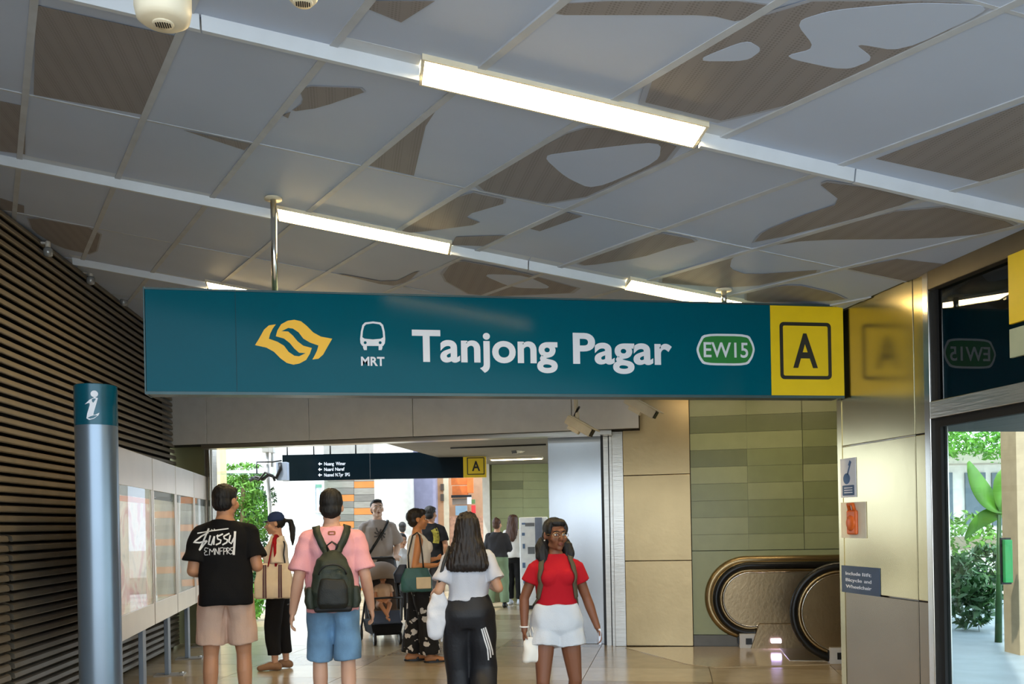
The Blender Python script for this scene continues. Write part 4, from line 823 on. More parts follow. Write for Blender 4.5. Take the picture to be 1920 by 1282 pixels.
def person(px, d, H, yaw, label, skin, sex='m', g=1.0, arms=None, legs=None, headrot=(0, 0), voxel=.0085, child=1.0, group=None, curl=.45, feet=True, bare_torso=False):
    F = Fig(); s = H / 1.7; F.s = s; F.sex = sex; F.g = g; F.vox = voxel; F.d = d; F.px = px
    b0 = fl(px, d) * (1, 1, 0); v = b0 / np.linalg.norm(b0); F.th = math.atan2(-v[0], v[1]) + math.radians(yaw)
    F.root = empty('person', b0, F.th, label=label, cat='person', group=group); F.b0 = b0; F.skin = skin
    sx, sz = (.166, 1.362) if sex == 'm' else (.142, 1.352); sx *= (g + 1) / 2
    ar = {'L': (A(.235, .03, 1.10), A(.245, -.04, .86)), 'R': (A(-.235, .03, 1.10), A(-.245, -.04, .86))}; ar.update(arms or {})
    lg = {'L': (A(.095, -.015, .475), A(.095, .02, .075)), 'R': (A(-.095, -.015, .475), A(-.095, .02, .075))}; lg.update(legs or {})
    F.arm, F.leg = ar, lg; F.sh = {'L': A(sx, .012, sz), 'R': A(-sx, .012, sz)}; F.hip = {'L': A(.088, .008, .90), 'R': A(-.088, .008, .90)}
    m = MB(); k = .97
    m.loft([(0, q[3], q[0], q[1] * g * k, q[2] * g * k) for q in TORSO[sex]])
    a = 1.0 if sex == 'm' else .88; a *= (g + 1) / 2
    if sex == 'f':
        for q in (-1, 1): m.ell((q * .062 * g, -.085 * g, 1.27), (.058, .05, .056))
    for q in (-1, 1): m.ell((q * .075 * g, .062 * g, .90), (.085, .07, .085))
    m.cone((0, .016, 1.42), (0, .012, 1.53), .060 * a, .053 * a)
    for S_, sg_ in (('L', 1), ('R', -1)):
        sh, (e, w_), (kn, an) = F.sh[S_], ar[S_][:2], lg[S_]
        m.cone(A(sg_ * .045, .014, 1.412), sh, .040 * a, .048 * a); m.cone(sh, e, .052 * a, .041 * a)
        f = e + (w_ - e) * .28; m.cone(e, f, .041 * a, .0425 * a); m.cone(f, w_, .0425 * a, .027 * a)
        hd = ar[S_][2] if len(ar[S_]) > 2 else (w_ - e); hn = ar[S_][3] if len(ar[S_]) > 3 else A(-sg_, 0, 0)
        hand(m, w_, hd, hn, 1 if (np.cross(hn, hd) @ A(0, -1, .01) > 0) else -1, curl, .95 if sex == 'm' else .88)
        hp = F.hip[S_]; l = a * (1.08 if sex == 'f' else 1)
        m.cone(hp, hp + (kn - hp) * .5, .086 * l, .075 * l); m.cone(hp + (kn - hp) * .5, kn, .075 * l, .052 * l)
        cf = kn + (an - kn) * .3 + A(0, .014, 0); m.cone(kn, cf, .052 * l, .054 * l); m.cone(cf, an, .054 * l, .034 * l)
        if feet:
            hl = an + A(0, .035, -.035); to = an + A(sg_ * .015, -.15, -.048); m.cone(hl, an + A(0, -.06, -.03), .036, .036); m.cone(an + A(0, -.05, -.032), to, .036, .024)
    h = MB(); hs = child
    h.ell((0, .014, 1.612), (.0745, .094, .088), 24, 16); h.ell((0, -.018, 1.555), (.058, .068, .078), 20, 14); h.ell((0, -.066, 1.494), (.026, .022, .020))
    h.cone((0, -.086, 1.598), (0, -.112, 1.558), .007, .0125, 10)
    for q in (-1, 1):
        h.ell((q * .012, -.099, 1.553), (.0095, .011, .008)); h.ell((q * .040, -.058, 1.562), (.026, .026, .030)); h.cone((q * .012, -.085, 1.617), (q * .046, -.068, 1.620), .010, .009, 8)
        h.ell((q * .078, .016, 1.582), (.010, .021, .031), 12, 10, rotz(q * .35)); h.cone((q * .045, -.01, 1.515), (0, -.058, 1.495), .020, .018, 10)
    h.ell((0, -.090, 1.530), (.023, .010, .0065)); h.ell((0, -.088, 1.519), (.020, .010, .0075))
    F.Rh = rotz(math.radians(headrot[0])) @ rotx(math.radians(headrot[1])); F.piv = A(0, .014, 1.47)
    F.hs = hs; h.v = [tuple(F.hp(q)) for q in h.v] if hasattr(F, 'hp') else [tuple(F.Rh @ ((A(*q) - F.piv) * hs) + F.piv) for q in h.v]
    m.add(h.v, h.f)
    F.body = remesh(m, 'body', skin, F.root, voxel, 3, s=s)
    return F
def hpt(F, q): return F.Rh @ ((A(*q) - F.piv) * F.hs) + F.piv
def hadd(F, mb): mb.v = [tuple(hpt(F, q)) for q in mb.v]; return mb
def face(F, iris=(40, 26, 18), lip=(150, 84, 72), brow=(30, 22, 18), gl=None):
    mw, mi, ml, mbw = mat('eye_white', (226, 220, 212), .3), mat('iris_%d_%d_%d' % iris, iris, .2), mat('lips_%d_%d_%d' % lip, lip, .4), mat('brow_%d_%d_%d' % brow, brow, .8)
    for q in (-1, 1):
        hadd(F, MB().ell((q * .031, -.0785, 1.590), (.0135, .008, .0075), 12, 8)).scaled(F.s).build('eye', mw, F.root, True)
        hadd(F, MB().ell((q * .031, -.0855, 1.590), (.0058, .002, .0058), 10, 6)).scaled(F.s).build('iris', mi, F.root, True)
        hadd(F, MB().tube([(q * .013, -.0955, 1.611), (q * .03, -.091, 1.618), (q * .048, -.077, 1.612)], [.0035, .0045, .002], 6)).scaled(F.s).build('eyebrow', mbw, F.root, True)
    hadd(F, MB().tube([(-.022, -.0915, 1.5255), (-.008, -.0985, 1.529), (0, -.0985, 1.527), (.008, -.0985, 1.529), (.022, -.0915, 1.5255)], [.001, .004, .0035, .004, .001], 8)).scaled(F.s).build('upper_lip', ml, F.root, True)
    hadd(F, MB().tube([(-.019, -.091, 1.522), (0, -.0965, 1.5175), (.019, -.091, 1.522)], [.0015, .0055, .0015], 8)).scaled(F.s).build('lower_lip', ml, F.root, True)
def hair(F, prims, m, name='hair', voxel=None, amp=.003, wl=.05, st=(2.2, 2.2, .35), seed=3, sm=2, rot=True):
    mb = MB()
    for p in prims:
        if p[0] == 'e': mb.ell(*p[1:])
        elif p[0] == 'c': mb.cone(*p[1:])
        elif p[0] == 'l': mb.loft(p[1])
        elif p[0] == 't': mb.tube(p[1], p[2], 12)
    if rot: hadd(F, mb)
    return remesh(mb, name, m, F.root, voxel or max(.006, F.vox * .8), sm, amp, wl, seed, F.s, stretch=st)
SHORT = [('e', (0, .026, 1.630), (.0835, .094, .086), 24, 16), ('e', (0, .050, 1.575), (.077, .066, .070)), ('e', (0, -.030, 1.668), (.066, .052, .036))]
def cloth(F, mb, name, m, wr=.006, wl=.16, seed=1, sm=2, st=(1, 1, .8), post=None): return remesh(mb, name, m, F.root, max(.008, F.vox), sm, wr, wl, seed, F.s, stretch=st, post=post)
def shirt(F, m, hem=.88, off=.014, hemr=None, sleeve=.75, sr=(.072, .082), neck=True, name='shirt', wr=.009, seed=1, top=1.452, wl=.2, sleeves=True, bust=True):
    mb = MB(); zz = [hem] + [z for z in np.arange(.90, 1.43, .05) if z > hem + .02] + [1.41, top]; secs = []
    for z in sorted(set(round(float(q), 3) for q in zz)):
        rx, ry, yo = tsec(F.sex, z, F.g); rx += off; ry += off; yo += .022 * max(0, min(1, (1.12 - z) / .2)) * (hem < 1)
        if hemr and z < 1.28:
            t = max(0, min(1, (1.28 - z) / (1.28 - hem))); rx = max(rx, (1 - t) * (tsec(F.sex, 1.28, F.g)[0] + off) + t * hemr[0]); ry = max(ry, (1 - t) * (tsec(F.sex, 1.28, F.g)[1] + off) + t * hemr[1])
        secs.append((0, yo, z, rx, ry, 2.4))
    mb.loft(secs)
    if F.sex == 'f' and bust:
        for q in (-1, 1): mb.ell((q * .062 * F.g, -.085 * F.g, 1.27), (.062 + off * .5, .05 + off, .060 + off))
    if sleeves:
        for S_, q in (('L', 1), ('R', -1)):
            sh, e, w_ = F.sh[S_], F.arm[S_][0], F.arm[S_][1]; a = (F.g + 1) / 2 * (1 if F.sex == 'm' else .86)
            mb.cone(A(q * .040, .014, 1.404), sh, .043 * a + off * .6, .049 * a + off * .85)
            if sleeve <= 1: mb.tube([sh + (sh - e) * .02, sh + (e - sh) * sleeve * .5, sh + (e - sh) * sleeve], [sr[0] * a * .86, (sr[0] * .45 + sr[1] * .45) * a, sr[1] * a * .94], 18)
            else: mb.cone(sh, e, sr[0] * a, sr[1] * a); mb.tube([e, e + (w_ - e) * (sleeve - 1)], [sr[1] * a, sr[1] * .85 * a], 18)
    return cloth(F, mb, name, m, wr, wl, seed, 4)
def bottoms(F, m, waist=1.02, kind='long', rad=(.105, .085, .07), hem=None, name='trousers', wr=.006, off=.012, seed=2, wl=.2):
    mb = MB(); secs = []
    for z in ((.83, .87, .90, .95, waist) if kind == 'short' else (.80, .85, .90, .95, waist)):
        rx, ry, yo = tsec(F.sex, max(z, .84), F.g); sc_ = .78 if (kind == 'short' and z < .84) else (.9 if z < .83 else 1); secs.append((0, yo, z, (rx + off) * sc_, (ry + off) * sc_, 2.5))
    mb.loft(secs)
    for q in (-1, 1): kq = F.leg['L' if q > 0 else 'R'][0]; hq = F.hip['L' if q > 0 else 'R']; mb.cone((q * .070 * F.g, .050 * F.g, .905), hq + (kq - hq) * (.42 if kind == 'long' else max(.04, min(.42, (hq[2] - hem - .125) / (hq[2] - kq[2])))) + A(0, .012, 0), .088 + off * .6, rad[1] * .9 if kind == 'long' else rad[0] * .85)
    for S_ in 'LR':
        hp, (kn, an) = F.hip[S_], F.leg[S_]
        if kind == 'short':
            t = (hp[2] - hem) / (hp[2] - kn[2]); e = hp + (kn - hp) * t; mb.tube([hp + A(0, 0, .0), hp + (e - hp) * .5, e], [rad[0], rad[1], rad[2]], 20)
        else:
            t = (kn[2] - hem) / (kn[2] - an[2]); e = kn + (an - kn) * t; mb.cone(hp, kn, rad[0], rad[1], 18); mb.tube([kn + (hp - kn) * .1, kn, kn + (e - kn) * .5, e], [rad[1], rad[1], (rad[1] + rad[2]) / 2, rad[2]], 20)
    return cloth(F, mb, name, m, wr, wl, seed, 7)
def shoes(F, m, name='shoe', up=.0):
    for S_, q in (('L', 1), ('R', -1)):
        an = F.leg[S_][1]; mb = MB(); hl = an + A(0, .035, -.033); to = an + A(q * .015, -.16, -.045)
        mb.cone(hl, an + A(0, -.05, -.02), .043, .045); mb.cone(an + A(0, -.05, -.024), to, .044, .032); mb.cone(an + A(0, .01, -.02), an + A(0, .01, .01 + up), .045, .042); cloth(F, mb, name, m, 0)
def bvh(ob): me = ob.data; return BVHTree.FromPolygons([q.co for q in me.vertices], [tuple(p.vertices) for p in me.polygons])
def decal(F, on, vf, name, m, side=1, off=.003, axis='y'):   # vf in local metres (x,z) printed on the back (side=1) or front (-1)
    T = bvh(on); V = []
    for q in vf[0]:
        o, dr = (Vector((q[0], side * 1., q[1])), Vector((0, -side, 0))) if axis == 'y' else (Vector((side * 1., q[0], q[1])), Vector((-side, 0, 0)))
        h = T.ray_cast(o, dr)[0]; h = h if h else Vector((q[0], 0, q[1]))
        V.append((q[0], h.y + side * off, q[1]) if axis == 'y' else (h.x + side * off, q[0], q[1]))
    return MB().add(V, vf[1]).build(name, m, F.root)
def subdiv(vf, n=1):
    bm = bmesh.new(); vs = [bm.verts.new(q) for q in vf[0]]
    for f in vf[1]:
        try: bm.faces.new([vs[i] for i in f])
        except ValueError: pass
    bmesh.ops.subdivide_edges(bm, edges=bm.edges, cuts=n, use_grid_fill=True); bmesh.ops.triangulate(bm, faces=bm.faces)
    bm.verts.index_update(); r = ([tuple(q.co) for q in bm.verts], [tuple(q.index for q in f.verts) for f in bm.faces]); bm.free(); return r
def strap(F, on, pts, wd, m, name, th=.006, off=.006, parent=None, n=7, org=(0, 0, 0), free=(0, 0)):
    T = bvh(on); P_ = [A(*q) * F.s for q in pts]; V = []; Q = []
    for a, b in zip(P_[:-1], P_[1:]):
        for k in range(n): Q.append(a + (b - a) * k / n)
    Q.append(P_[-1]); S_ = []
    for q in Q:
        loc, no, _, dist = T.find_nearest(Vector(q)); no = no if (Vector(q) - loc).dot(no) > -1 else no; S_.append((np.array(loc) + np.array(no) * off, np.array(no)))
    for i in range(free[0]): S_[i] = (Q[i], S_[free[0]][1])
    for i in range(free[1]): S_[-1 - i] = (Q[-1 - i], S_[-1 - free[1]][1])
    S_ = [(p - A(*org) * F.s, no) for p, no in S_]
    for i, (p, no) in enumerate(S_):
        t = S_[min(i + 1, len(S_) - 1)][0] - S_[max(i - 1, 0)][0]; t /= np.linalg.norm(t) + 1e-9; b = np.cross(no, t); b /= np.linalg.norm(b) + 1e-9; w2 = wd / 2 * F.s
        V += [p - b * w2, p + b * w2, p + b * w2 + no * th, p - b * w2 + no * th]
    Fc = [(4 * i + k, 4 * i + (k + 1) % 4, 4 * i + 4 + (k + 1) % 4, 4 * i + 4 + k) for i in range(len(S_) - 1) for k in range(4)] + [(0, 3, 2, 1), tuple(4 * len(S_) - 4 + k for k in range(4))]
    return MB().add(V, Fc).build(name, m, parent if parent is not None else F.root, True)
def held(F, name, label, cat, org):        # an object carried by a person, its own top-level Empty in the person's frame
    R = rotz(F.th); return empty(name, F.b0 + R @ (A(*org) * F.s), F.th, label=label, cat=cat)
def hb(F, mb, name, m, e, org, smooth=False, bevel=0, vox=0, wr=.0, seed=1):   # mb in person units
    mb.v = [tuple(A(*q) - A(*org)) for q in mb.v]
    if vox: return remesh(mb, name, m, e, vox, 3, wr, .12, seed, F.s)
    return mb.scaled(F.s).build(name, m, e, smooth, bevel)
def fabric(n, rgb, r=.85, b=.25): return mat(n, rgb, r, 0, .06, 6, b, 160, spec=.25)
def skin(n, rgb): return mat(n, rgb, .48, 0, .05, 5, .05, 60, spec=.35)
M_hair = mat('hair_black', (20, 17, 16), .6, 0, .3, 30, .4, 60, stretch=(3, 3, .25)); M_hairb = mat('hair_brown', (74, 44, 30), .45, 0, .35, 24, .4, 60, stretch=(3, 3, .25)); M_hairw = mat('hair_warm_black', (30, 21, 16), .5, 0, .35, 24, .4, 60, stretch=(3, 3, .25))

# 1 - man in the black printed T-shirt, back to us
sk = skin('skin_tan', (190, 138, 104))
F = person(429, 7.1, 1.83, 180 - 4, 'man in a black printed T-shirt and beige shorts, seen from behind', sk, 'm', 1.04,
           {'L': (A(.222, .06, 1.09), A(.15, -.15, 1.06), A(-.6, -.8, .1), A(0, 0, 1)), 'R': (A(-.222, .05, 1.11), A(-.19, -.17, 1.17), A(.3, -.9, .3), A(0, 0, 1))},
           {'L': (A(.115, -.01, .475), A(.125, .02, .075)), 'R': (A(-.115, -.01, .475), A(-.125, .02, .075))}, (-32, 4), .0075)
hair(F, SHORT, M_hair); face(F)
tee = shirt(F, fabric('tee_black', (16, 16, 18)), .845, .016, (.192, .158), .76, (.078, .090), wr=.011, seed=4)
sho = bottoms(F, fabric('shorts_beige', (208, 176, 156)), 1.0, 'short', (.108, .106, .108), .555, 'shorts', .006, .014, 5)
shoes(F, M_white)
k = F.d / FPX
def q1(x, y): px, py = 330 + x * .3604, 820 + y * .3604; return (-(px - 428) * k, EYE + (hz(px) - py) * k)
inkw = mat('print_white', (236, 236, 236), .7)
STR = [([(140, 497), (215, 484), (295, 473)], 6), ([(197, 472), (178, 520), (152, 580)], 9), ([(196, 492), (160, 512), (122, 543), (150, 545), (190, 535)], 8), ([(190, 535), (172, 556), (150, 584)], 8),
       ([(206, 508), (196, 552), (210, 556), (226, 512)], 8), ([(226, 512), (222, 556)], 8), ([(211, 481), (214, 477)], 6), ([(224, 479), (227, 475)], 6),
       ([(268, 500), (240, 514), (242, 526), (258, 532), (254, 546), (232, 556)], 8), ([(300, 497), (272, 512), (274, 524), (290, 530), (286, 544), (264, 556)], 8),
       ([(304, 506), (296, 540), (308, 550), (322, 520)], 8), ([(327, 487), (323, 548), (318, 608)], 11), ([(236, 512), (244, 504)], 5)]
ROW = [[(196, 574), (180, 570), (174, 584), (188, 588), (174, 596), (178, 608), (194, 606)], [(200, 608), (202, 576), (214, 592), (224, 572), (224, 606)], [(228, 606), (230, 574), (244, 604), (246, 570)], [(268, 570), (252, 572), (251, 606), (252, 588), (264, 586)],
       [(270, 606), (271, 572), (284, 574), (282, 588), (271, 590)], [(286, 604), (287, 570), (298, 574), (296, 586), (287, 588), (299, 602)], [(316, 568), (304, 572), (303, 582), (314, 588), (312, 600), (300, 604)]]
for i, (st, wd) in enumerate(STR): decal(F, tee, ribbon([q1(*q) for q in st], wd * .3604 * k), 'print_stroke', inkw, 1, .003 + .0002 * i)
for i, st in enumerate(ROW): decal(F, tee, ribbon([q1(*q) for q in st], 3.6 * .3604 * k), 'print_letter', inkw, 1, .003 + .0002 * i)

# 2 - woman in the blue cap, facing left
sk = skin('skin_light', (214, 164, 134))
F = person(523, 9.55, 1.645, -98, 'woman in a dark blue cap and cream top facing left, carrying a striped tote', sk, 'f', 1.0,
           {'L': (A(.215, .03, 1.12), A(.165, -.20, 1.10), A(-.2, -1, .1), A(-.4, 0, 1)), 'R': (A(-.215, .02, 1.12), A(-.12, -.20, 1.13), A(.2, -1, .1), A(.4, 0, 1))},
           {'L': (A(.07, -.05, .475), A(.07, -.03, .075)), 'R': (A(-.08, .03, .475), A(-.07, .07, .075))}, (0, 5), .009)
hair(F, [('e', (0, .034, 1.606), (.079, .082, .080)), ('t', [(0, .115, 1.61), (0, .165, 1.60), (0, .178, 1.52), (0, .168, 1.40), (0, .16, 1.33)], [.02, .03, .034, .026, .008])], M_hair); face(F)
cp = hadd(F, MB().lathe((0, .016, 1.612), [(.090, 0), (.0925, .02), (.088, .055), (.066, .088), (.030, .104), (.004, .107)], 28)); cp.v = [tuple(q) for q in cp.v]
cp.scaled(F.s).build('cap', fabric('cap_navy', (44, 62, 104)), F.root, True)
b_ = MB(); pr = [(.09 * math.sin(t), -.06 - .075 * math.cos(t * .9) - .0, 1.622 - .012 * math.cos(t)) for t in np.linspace(-1.25, 1.25, 11)]; pr2 = [(.085 * math.sin(t), .016 - .078 * math.cos(t), 1.625) for t in np.linspace(1.25, -1.25, 11)]
hadd(F, b_.prism(pr + pr2, (0, 0, .006))).scaled(F.s).build('cap_brim', fabric('cap_navy', (44, 62, 104)), F.root)
top2 = shirt(F, fabric('top_cream', (236, 222, 206)), .93, .014, (.19, .14), .86, (.084, .092), seed=6)
bottoms(F, fabric('trousers_black', (26, 25, 27)), 1.03, 'long', (.108, .088, .072), .17, seed=7); shoes(F, mat('flat_tan', (150, 112, 82), .6), 'flat_shoe', -.04)
og = (.235, -.005, .79); e = held(F, 'tote_bag', 'cream striped tote bag with red straps on the arm of the capped woman', 'bag', og)
canv = fabric('canvas_cream', (240, 224, 200))
tb = MB().loft([(.235, -.005, .79, .055, .17, 3), (.235, -.005, .80, .062, .195, 3), (.235, -.005, .92, .062, .205, 3), (.225, -.005, 1.08, .04, .185, 3), (.22, -.005, 1.16, .022, .155, 3)])
tote = hb(F, tb, 'bag_body', canv, e, og, vox=.01, wr=.005)
for y in (-.09, .07):
    for j, (dy, mm) in enumerate(((-.014, 'band_plum'), (0, 'band_grey'), (.014, 'band_plum'))):
        m = MB(); V = [(.2985, y + dy - .006, .80), (.2985, y + dy + .006, .80), (.283, y + dy * .9 + .006, 1.0), (.283, y + dy * .9 - .006, 1.0), (.254, y + dy * .8 + .006, 1.15), (.254, y + dy * .8 - .006, 1.15)]
        V = [(q[0] + .012, q[1], q[2]) for q in V]; m.add(V + [(q[0] - .006, q[1], q[2]) for q in V], [(0, 1, 2, 3), (3, 2, 4, 5), (6, 9, 8, 7), (9, 11, 10, 8), (0, 6, 7, 1), (1, 7, 8, 2), (2, 8, 10, 4), (4, 10, 11, 5), (5, 11, 9, 3), (3, 9, 6, 0)])
        hb(F, m, 'bag_stripe', fabric(mm, (96, 60, 70) if 'plum' in mm else (150, 140, 136)), e, og)
red = fabric('strap_red', (168, 24, 36))
hb(F, MB().tube([(.245, -.06, 1.13), (.235, -.03, 1.27), (.185, -.005, 1.43), (.15, .015, 1.46), (.12, .03, 1.44)], [.022, .022, .024, .024, .022], 10, flat=.3), 'bag_strap', red, e, og, True); hb(F, MB().tube([(.245, .03, 1.13), (.235, .02, 1.27), (.19, .01, 1.42), (.15, .02, 1.46)], [.022] * 4, 10, flat=.3), 'bag_strap', red, e, og, True)
strap(F, top2, [(.10, .10, 1.40), (.14, .13, 1.25), (.16, .12, 1.1)], .018, M_black, 'shoulder_strap')

# 3 - man in pink with a dark green backpack
sk = skin('skin_pink', (214, 166, 138))
F = person(629, 6.76, 1.75, 180, 'man in a pink T-shirt and denim shorts walking away with a backpack', sk, 'm', 1.03,
           {'L': (A(.240, .04, 1.08), A(.285, -.01, .84)), 'R': (A(-.235, .04, 1.08), A(-.275, -.06, .85))},
           {'L': (A(.10, -.09, .48), A(.10, -.03, .075)), 'R': (A(-.10, .02, .475), A(-.10, .16, .09))}, (-6, 2), .0075)
hair(F, SHORT + [('e', (0, .03, 1.655), (.082, .09, .075))], M_hair, seed=8); face(F)
pk = shirt(F, fabric('tee_pink', (238, 170, 176)), .845, .016, (.182, .150), .80, (.078, .090), wr=.010, seed=9)
den = mat('denim', (112, 150, 182), .8, 0, .28, 5, .3, 140); bottoms(F, den, .98, 'short', (.104, .098, .098), .492, 'denim_shorts', .006, .014, 10)
shoes(F, M_white)
MB().tube([A(.286, -.03 + .034 * math.sin(t), .895) * F.s + A(.034 * math.cos(t), 0, 0) * F.s for t in np.linspace(0, 2 * math.pi, 17)], .005, 6).build('wristband', M_black, F.root, True)
k = F.d / FPX
lz = EYE + (985 - 998) * k; decal(F, pk, subdiv(shape2d([rrect(-.028, lz - .016, .028, lz + .014, .01), rrect(-.016, lz - .008, .016, lz + .004, .004)]), 1), 'neck_print', mat('print_tan', (190, 130, 90), .7), 1, .003)
decal(F, F.root.children[-1] if False else [c for c in F.root.children if c.name.startswith('denim')][0], subdiv(shape2d([rrect(-.165, .885 * F.s, -.11, .92 * F.s, .004)]), 1), 'waist_label', M_white, 1, .004)
og = (0, .22, .86); e = held(F, 'backpack', 'dark olive green backpack on the man in pink', 'backpack', og)
grn = mat('pack_olive', (44, 52, 40), .6, 0, .12, 6, .3, 120); gdk = mat('pack_dark', (24, 27, 24), .6, 0, .1, 6, .3, 120)
bk = hb(F, MB().loft([(0, .195, .865, .115, .06, 3), (0, .20, .88, .145, .085, 3), (0, .205, 1.00, .155, .10, 2.6), (0, .20, 1.12, .14, .095, 2.4), (0, .185, 1.22, .105, .075, 2.2), (0, .17, 1.27, .06, .045, 2), (0, .165, 1.285, .02, .02, 2)]), 'pack_body', grn, e, og, vox=.008, wr=.005, seed=3)
hb(F, MB().loft([(0, .285, .885, .09, .035, 3), (0, .298, .92, .105, .045, 3), (0, .300, 1.02, .102, .04, 2.6), (0, .288, 1.09, .08, .028, 2.2)]), 'front_pocket', gdk, e, og, vox=.008, wr=.004)
for q in (-1, 1): hb(F, MB().loft([(q * .15, .20, .88, .03, .06, 2.4), (q * .16, .20, .93, .038, .065, 2.4), (q * .155, .20, 1.03, .03, .06, 2.4)]), 'side_pocket', grn, e, og, vox=.008)
hb(F, MB().box((-.13, .13, .855), (.13, .285, .90)), 'pack_base', mat('pack_black', (14, 15, 15), .6), e, og, bevel=.02)
hb(F, MB().tube([(0.095 * math.cos(t), .282 + .012 * math.sin(t), 1.115 + .075 * math.sin(t)) for t in np.linspace(.05, 3.1, 15)], .006, 8), 'zip', M_black, e, og, True)
hb(F, MB().tube([(-.03, .17, 1.275), (-.034, .175, 1.32), (0, .175, 1.345), (.034, .175, 1.32), (.03, .17, 1.275)], .011, 10, flat=.5), 'top_loop', M_black, e, og, True)
for q in (-1, 1):
    strap(F, pk, [(q * .035, .17, 1.265), (q * .075, .135, 1.34), (q * .108, .08, 1.43), (q * .112, .02, 1.47), (q * .115, -.06, 1.43), (q * .12, -.12, 1.30), (q * .15, -.12, 1.10)], .052, grn, 'shoulder_strap', .012, .004, e, 6, og, (3, 0))
    hb(F, MB().tube([(q * .15, -.125, 1.10), (q * .195, -.02, 1.0), (q * .185, .10, .94), (q * .15, .17, .90)], .009, 8), 'lower_strap', grn, e, og, True)
hb(F, MB().tube([(.155, .12, .93), (.175, .09, 1.0), (.165, .02, 1.1)], .005, 8), 'side_cord', M_black, e, og, True); hb(F, MB().tube([(-.155, .12, .93), (-.175, .09, 1.0), (-.165, .02, 1.1)], .005, 8), 'side_cord', M_black, e, og, True)

# 4 - man in grey with a cross-body strap, pushing a stroller
sk = skin('skin_pale', (226, 190, 168))
F = person(712, 12.5, 1.84, 6, 'man in a grey printed T-shirt with a crossbody strap, standing behind a stroller', sk, 'm', 1.0,
           {'L': (A(.25, .02, 1.10), A(.20, -.20, 1.0), A(0, -1, -.2), A(0, 0, -1)), 'R': (A(-.25, .02, 1.10), A(-.20, -.20, 1.0), A(0, -1, -.2), A(0, 0, -1))}, None, (4, -10), .009)
hair(F, [('e', (0, .036, 1.640), (.082, .085, .080)), ('e', (0, -.028, 1.680), (.064, .050, .032)), ('e', (0, .05, 1.58), (.075, .06, .06))], M_hair); face(F)
gt = shirt(F, fabric('tee_grey', (176, 166, 160)), .84, .02, (.20, .15), .85, (.084, .10), seed=12)
bottoms(F, fabric('trousers_charcoal', (60, 58, 58)), 1.0, 'long', (.115, .095, .085), .08, seed=13); shoes(F, M_white)
strap(F, gt, [(.13, .02, 1.44), (.09, -.10, 1.36), (.02, -.13, 1.25), (-.08, -.14, 1.10), (-.15, -.10, .98)], .034, M_black, 'crossbody_strap', .005, .008)
rg = np.random.RandomState(5); inkg = mat('print_charcoal', (96, 92, 92), .8)
for c_ in range(9):
    a = c_ / 9 * 6.28; ln = rg.uniform(.06, .11); x0, z0 = .02, 1.28 * F.s * .99
    vf = subdiv(ribbon([(x0 + .012 * math.cos(a), z0 + .012 * math.sin(a)), (x0 + ln * .6 * math.cos(a + .2), z0 + ln * .6 * math.sin(a + .2)), (x0 + ln * math.cos(a), z0 + ln * math.sin(a))], .022), 1); decal(F, gt, vf, 'print_petal', inkg, -1, .003 + .0003 * c_)

# stroller and child
st = empty('stroller', fl(720, 11.6) * (1, 1, 0), math.atan2(-fl(720, 11.6)[0], fl(720, 11.6)[1]) + .15, label='black stroller with a taupe canopy in front of the man in grey', cat='stroller')
for q in (-1, 1):
    MB().tube([(q * .25, .33, .11), (q * .23, .05, .50), (q * .21, -.02, .62)], .014, 10).build('rear_leg', M_black, st, True); MB().tube([(q * .16, -.30, .13), (q * .19, -.10, .38), (q * .21, .02, .62), (q * .22, .25, .88), (q * .22, .40, 1.03)], .015, 10).build('side_frame', M_black, st, True)
    for y, r, x in ((-.30, .078, .16), (.33, .10, .25)):
        wh = MB().lathe((q * x - .016, y, r), [(r * .55, 0), (r * .93, 0), (r, .008), (r, .024), (r * .93, .032), (r * .55, .032)], 24, ax=(1, 0, 0)).build('wheel', M_black, st, True); MB().lathe((q * x - .019, y, r), [(r * .12, 0), (r * .5, .004), (r * .55, .019), (r * .5, .034), (r * .12, .038)], 16, ax=(1, 0, 0)).build('hub', M_alu, wh, True)
MB().tube([(-.22, .40, 1.03), (-.20, .44, 1.06), (.20, .44, 1.06), (.22, .40, 1.03)], .018, 10).build('push_handle', M_black, st, True)
m = MB(); tp = mat('canopy_taupe', (128, 112, 98), .85, 0, .08, 6, .2, 60); N = 14
for j in range(9):
    t = j / 8; a = math.radians(20 + 125 * t)
    for i in range(N + 1):
        b = math.pi * i / N; m.v.append((.225 * math.cos(b), .10 - .30 * math.cos(a) * (.25 + .75 * math.sin(b)), .70 + .30 * math.sin(a) * math.sin(b) ** .7 + .02))
    if j: m.f += [(15 * (j - 1) + i, 15 * (j - 1) + i + 1, 15 * j + i + 1, 15 * j + i) for i in range(N)]
m.mi = [0] * len(m.f); o = m.build('canopy', tp, st, True); sm = o.modifiers.new('t', 'SOLIDIFY'); sm.thickness = .012
MB().hexa([(-.19, -.16, .40), (.19, -.16, .40), (.19, .06, .36), (-.19, .06, .36)], [(-.19, -.16, .43), (.19, -.16, .43), (.19, .06, .39), (-.19, .06, .39)]).build('seat', mat('seat_brown', (92, 76, 64), .85), st, bevel=.01); MB().hexa([(-.19, .05, .37), (.19, .05, .37), (.19, .28, .88), (-.19, .28, .88)], [(-.19, .08, .37), (.19, .08, .37), (.19, .31, .88), (-.19, .31, .88)]).build('backrest', mat('seat_brown', (92, 76, 64), .85), st, bevel=.01)
MB().hexa([(-.17, -.28, .12), (.17, -.28, .12), (.20, .28, .12), (-.20, .28, .12)], [(-.20, -.30, .26), (.20, -.30, .26), (.23, .30, .28), (-.23, .30, .28)]).build('basket', fabric('basket_black', (22, 22, 24)), st, bevel=.01)
MB().tube([(-.21, .0, .58), (-.20, -.24, .58), (0, -.30, .59), (.20, -.24, .58), (.21, .0, .58)], .014, 10).build('bumper_bar', M_black, st, True)
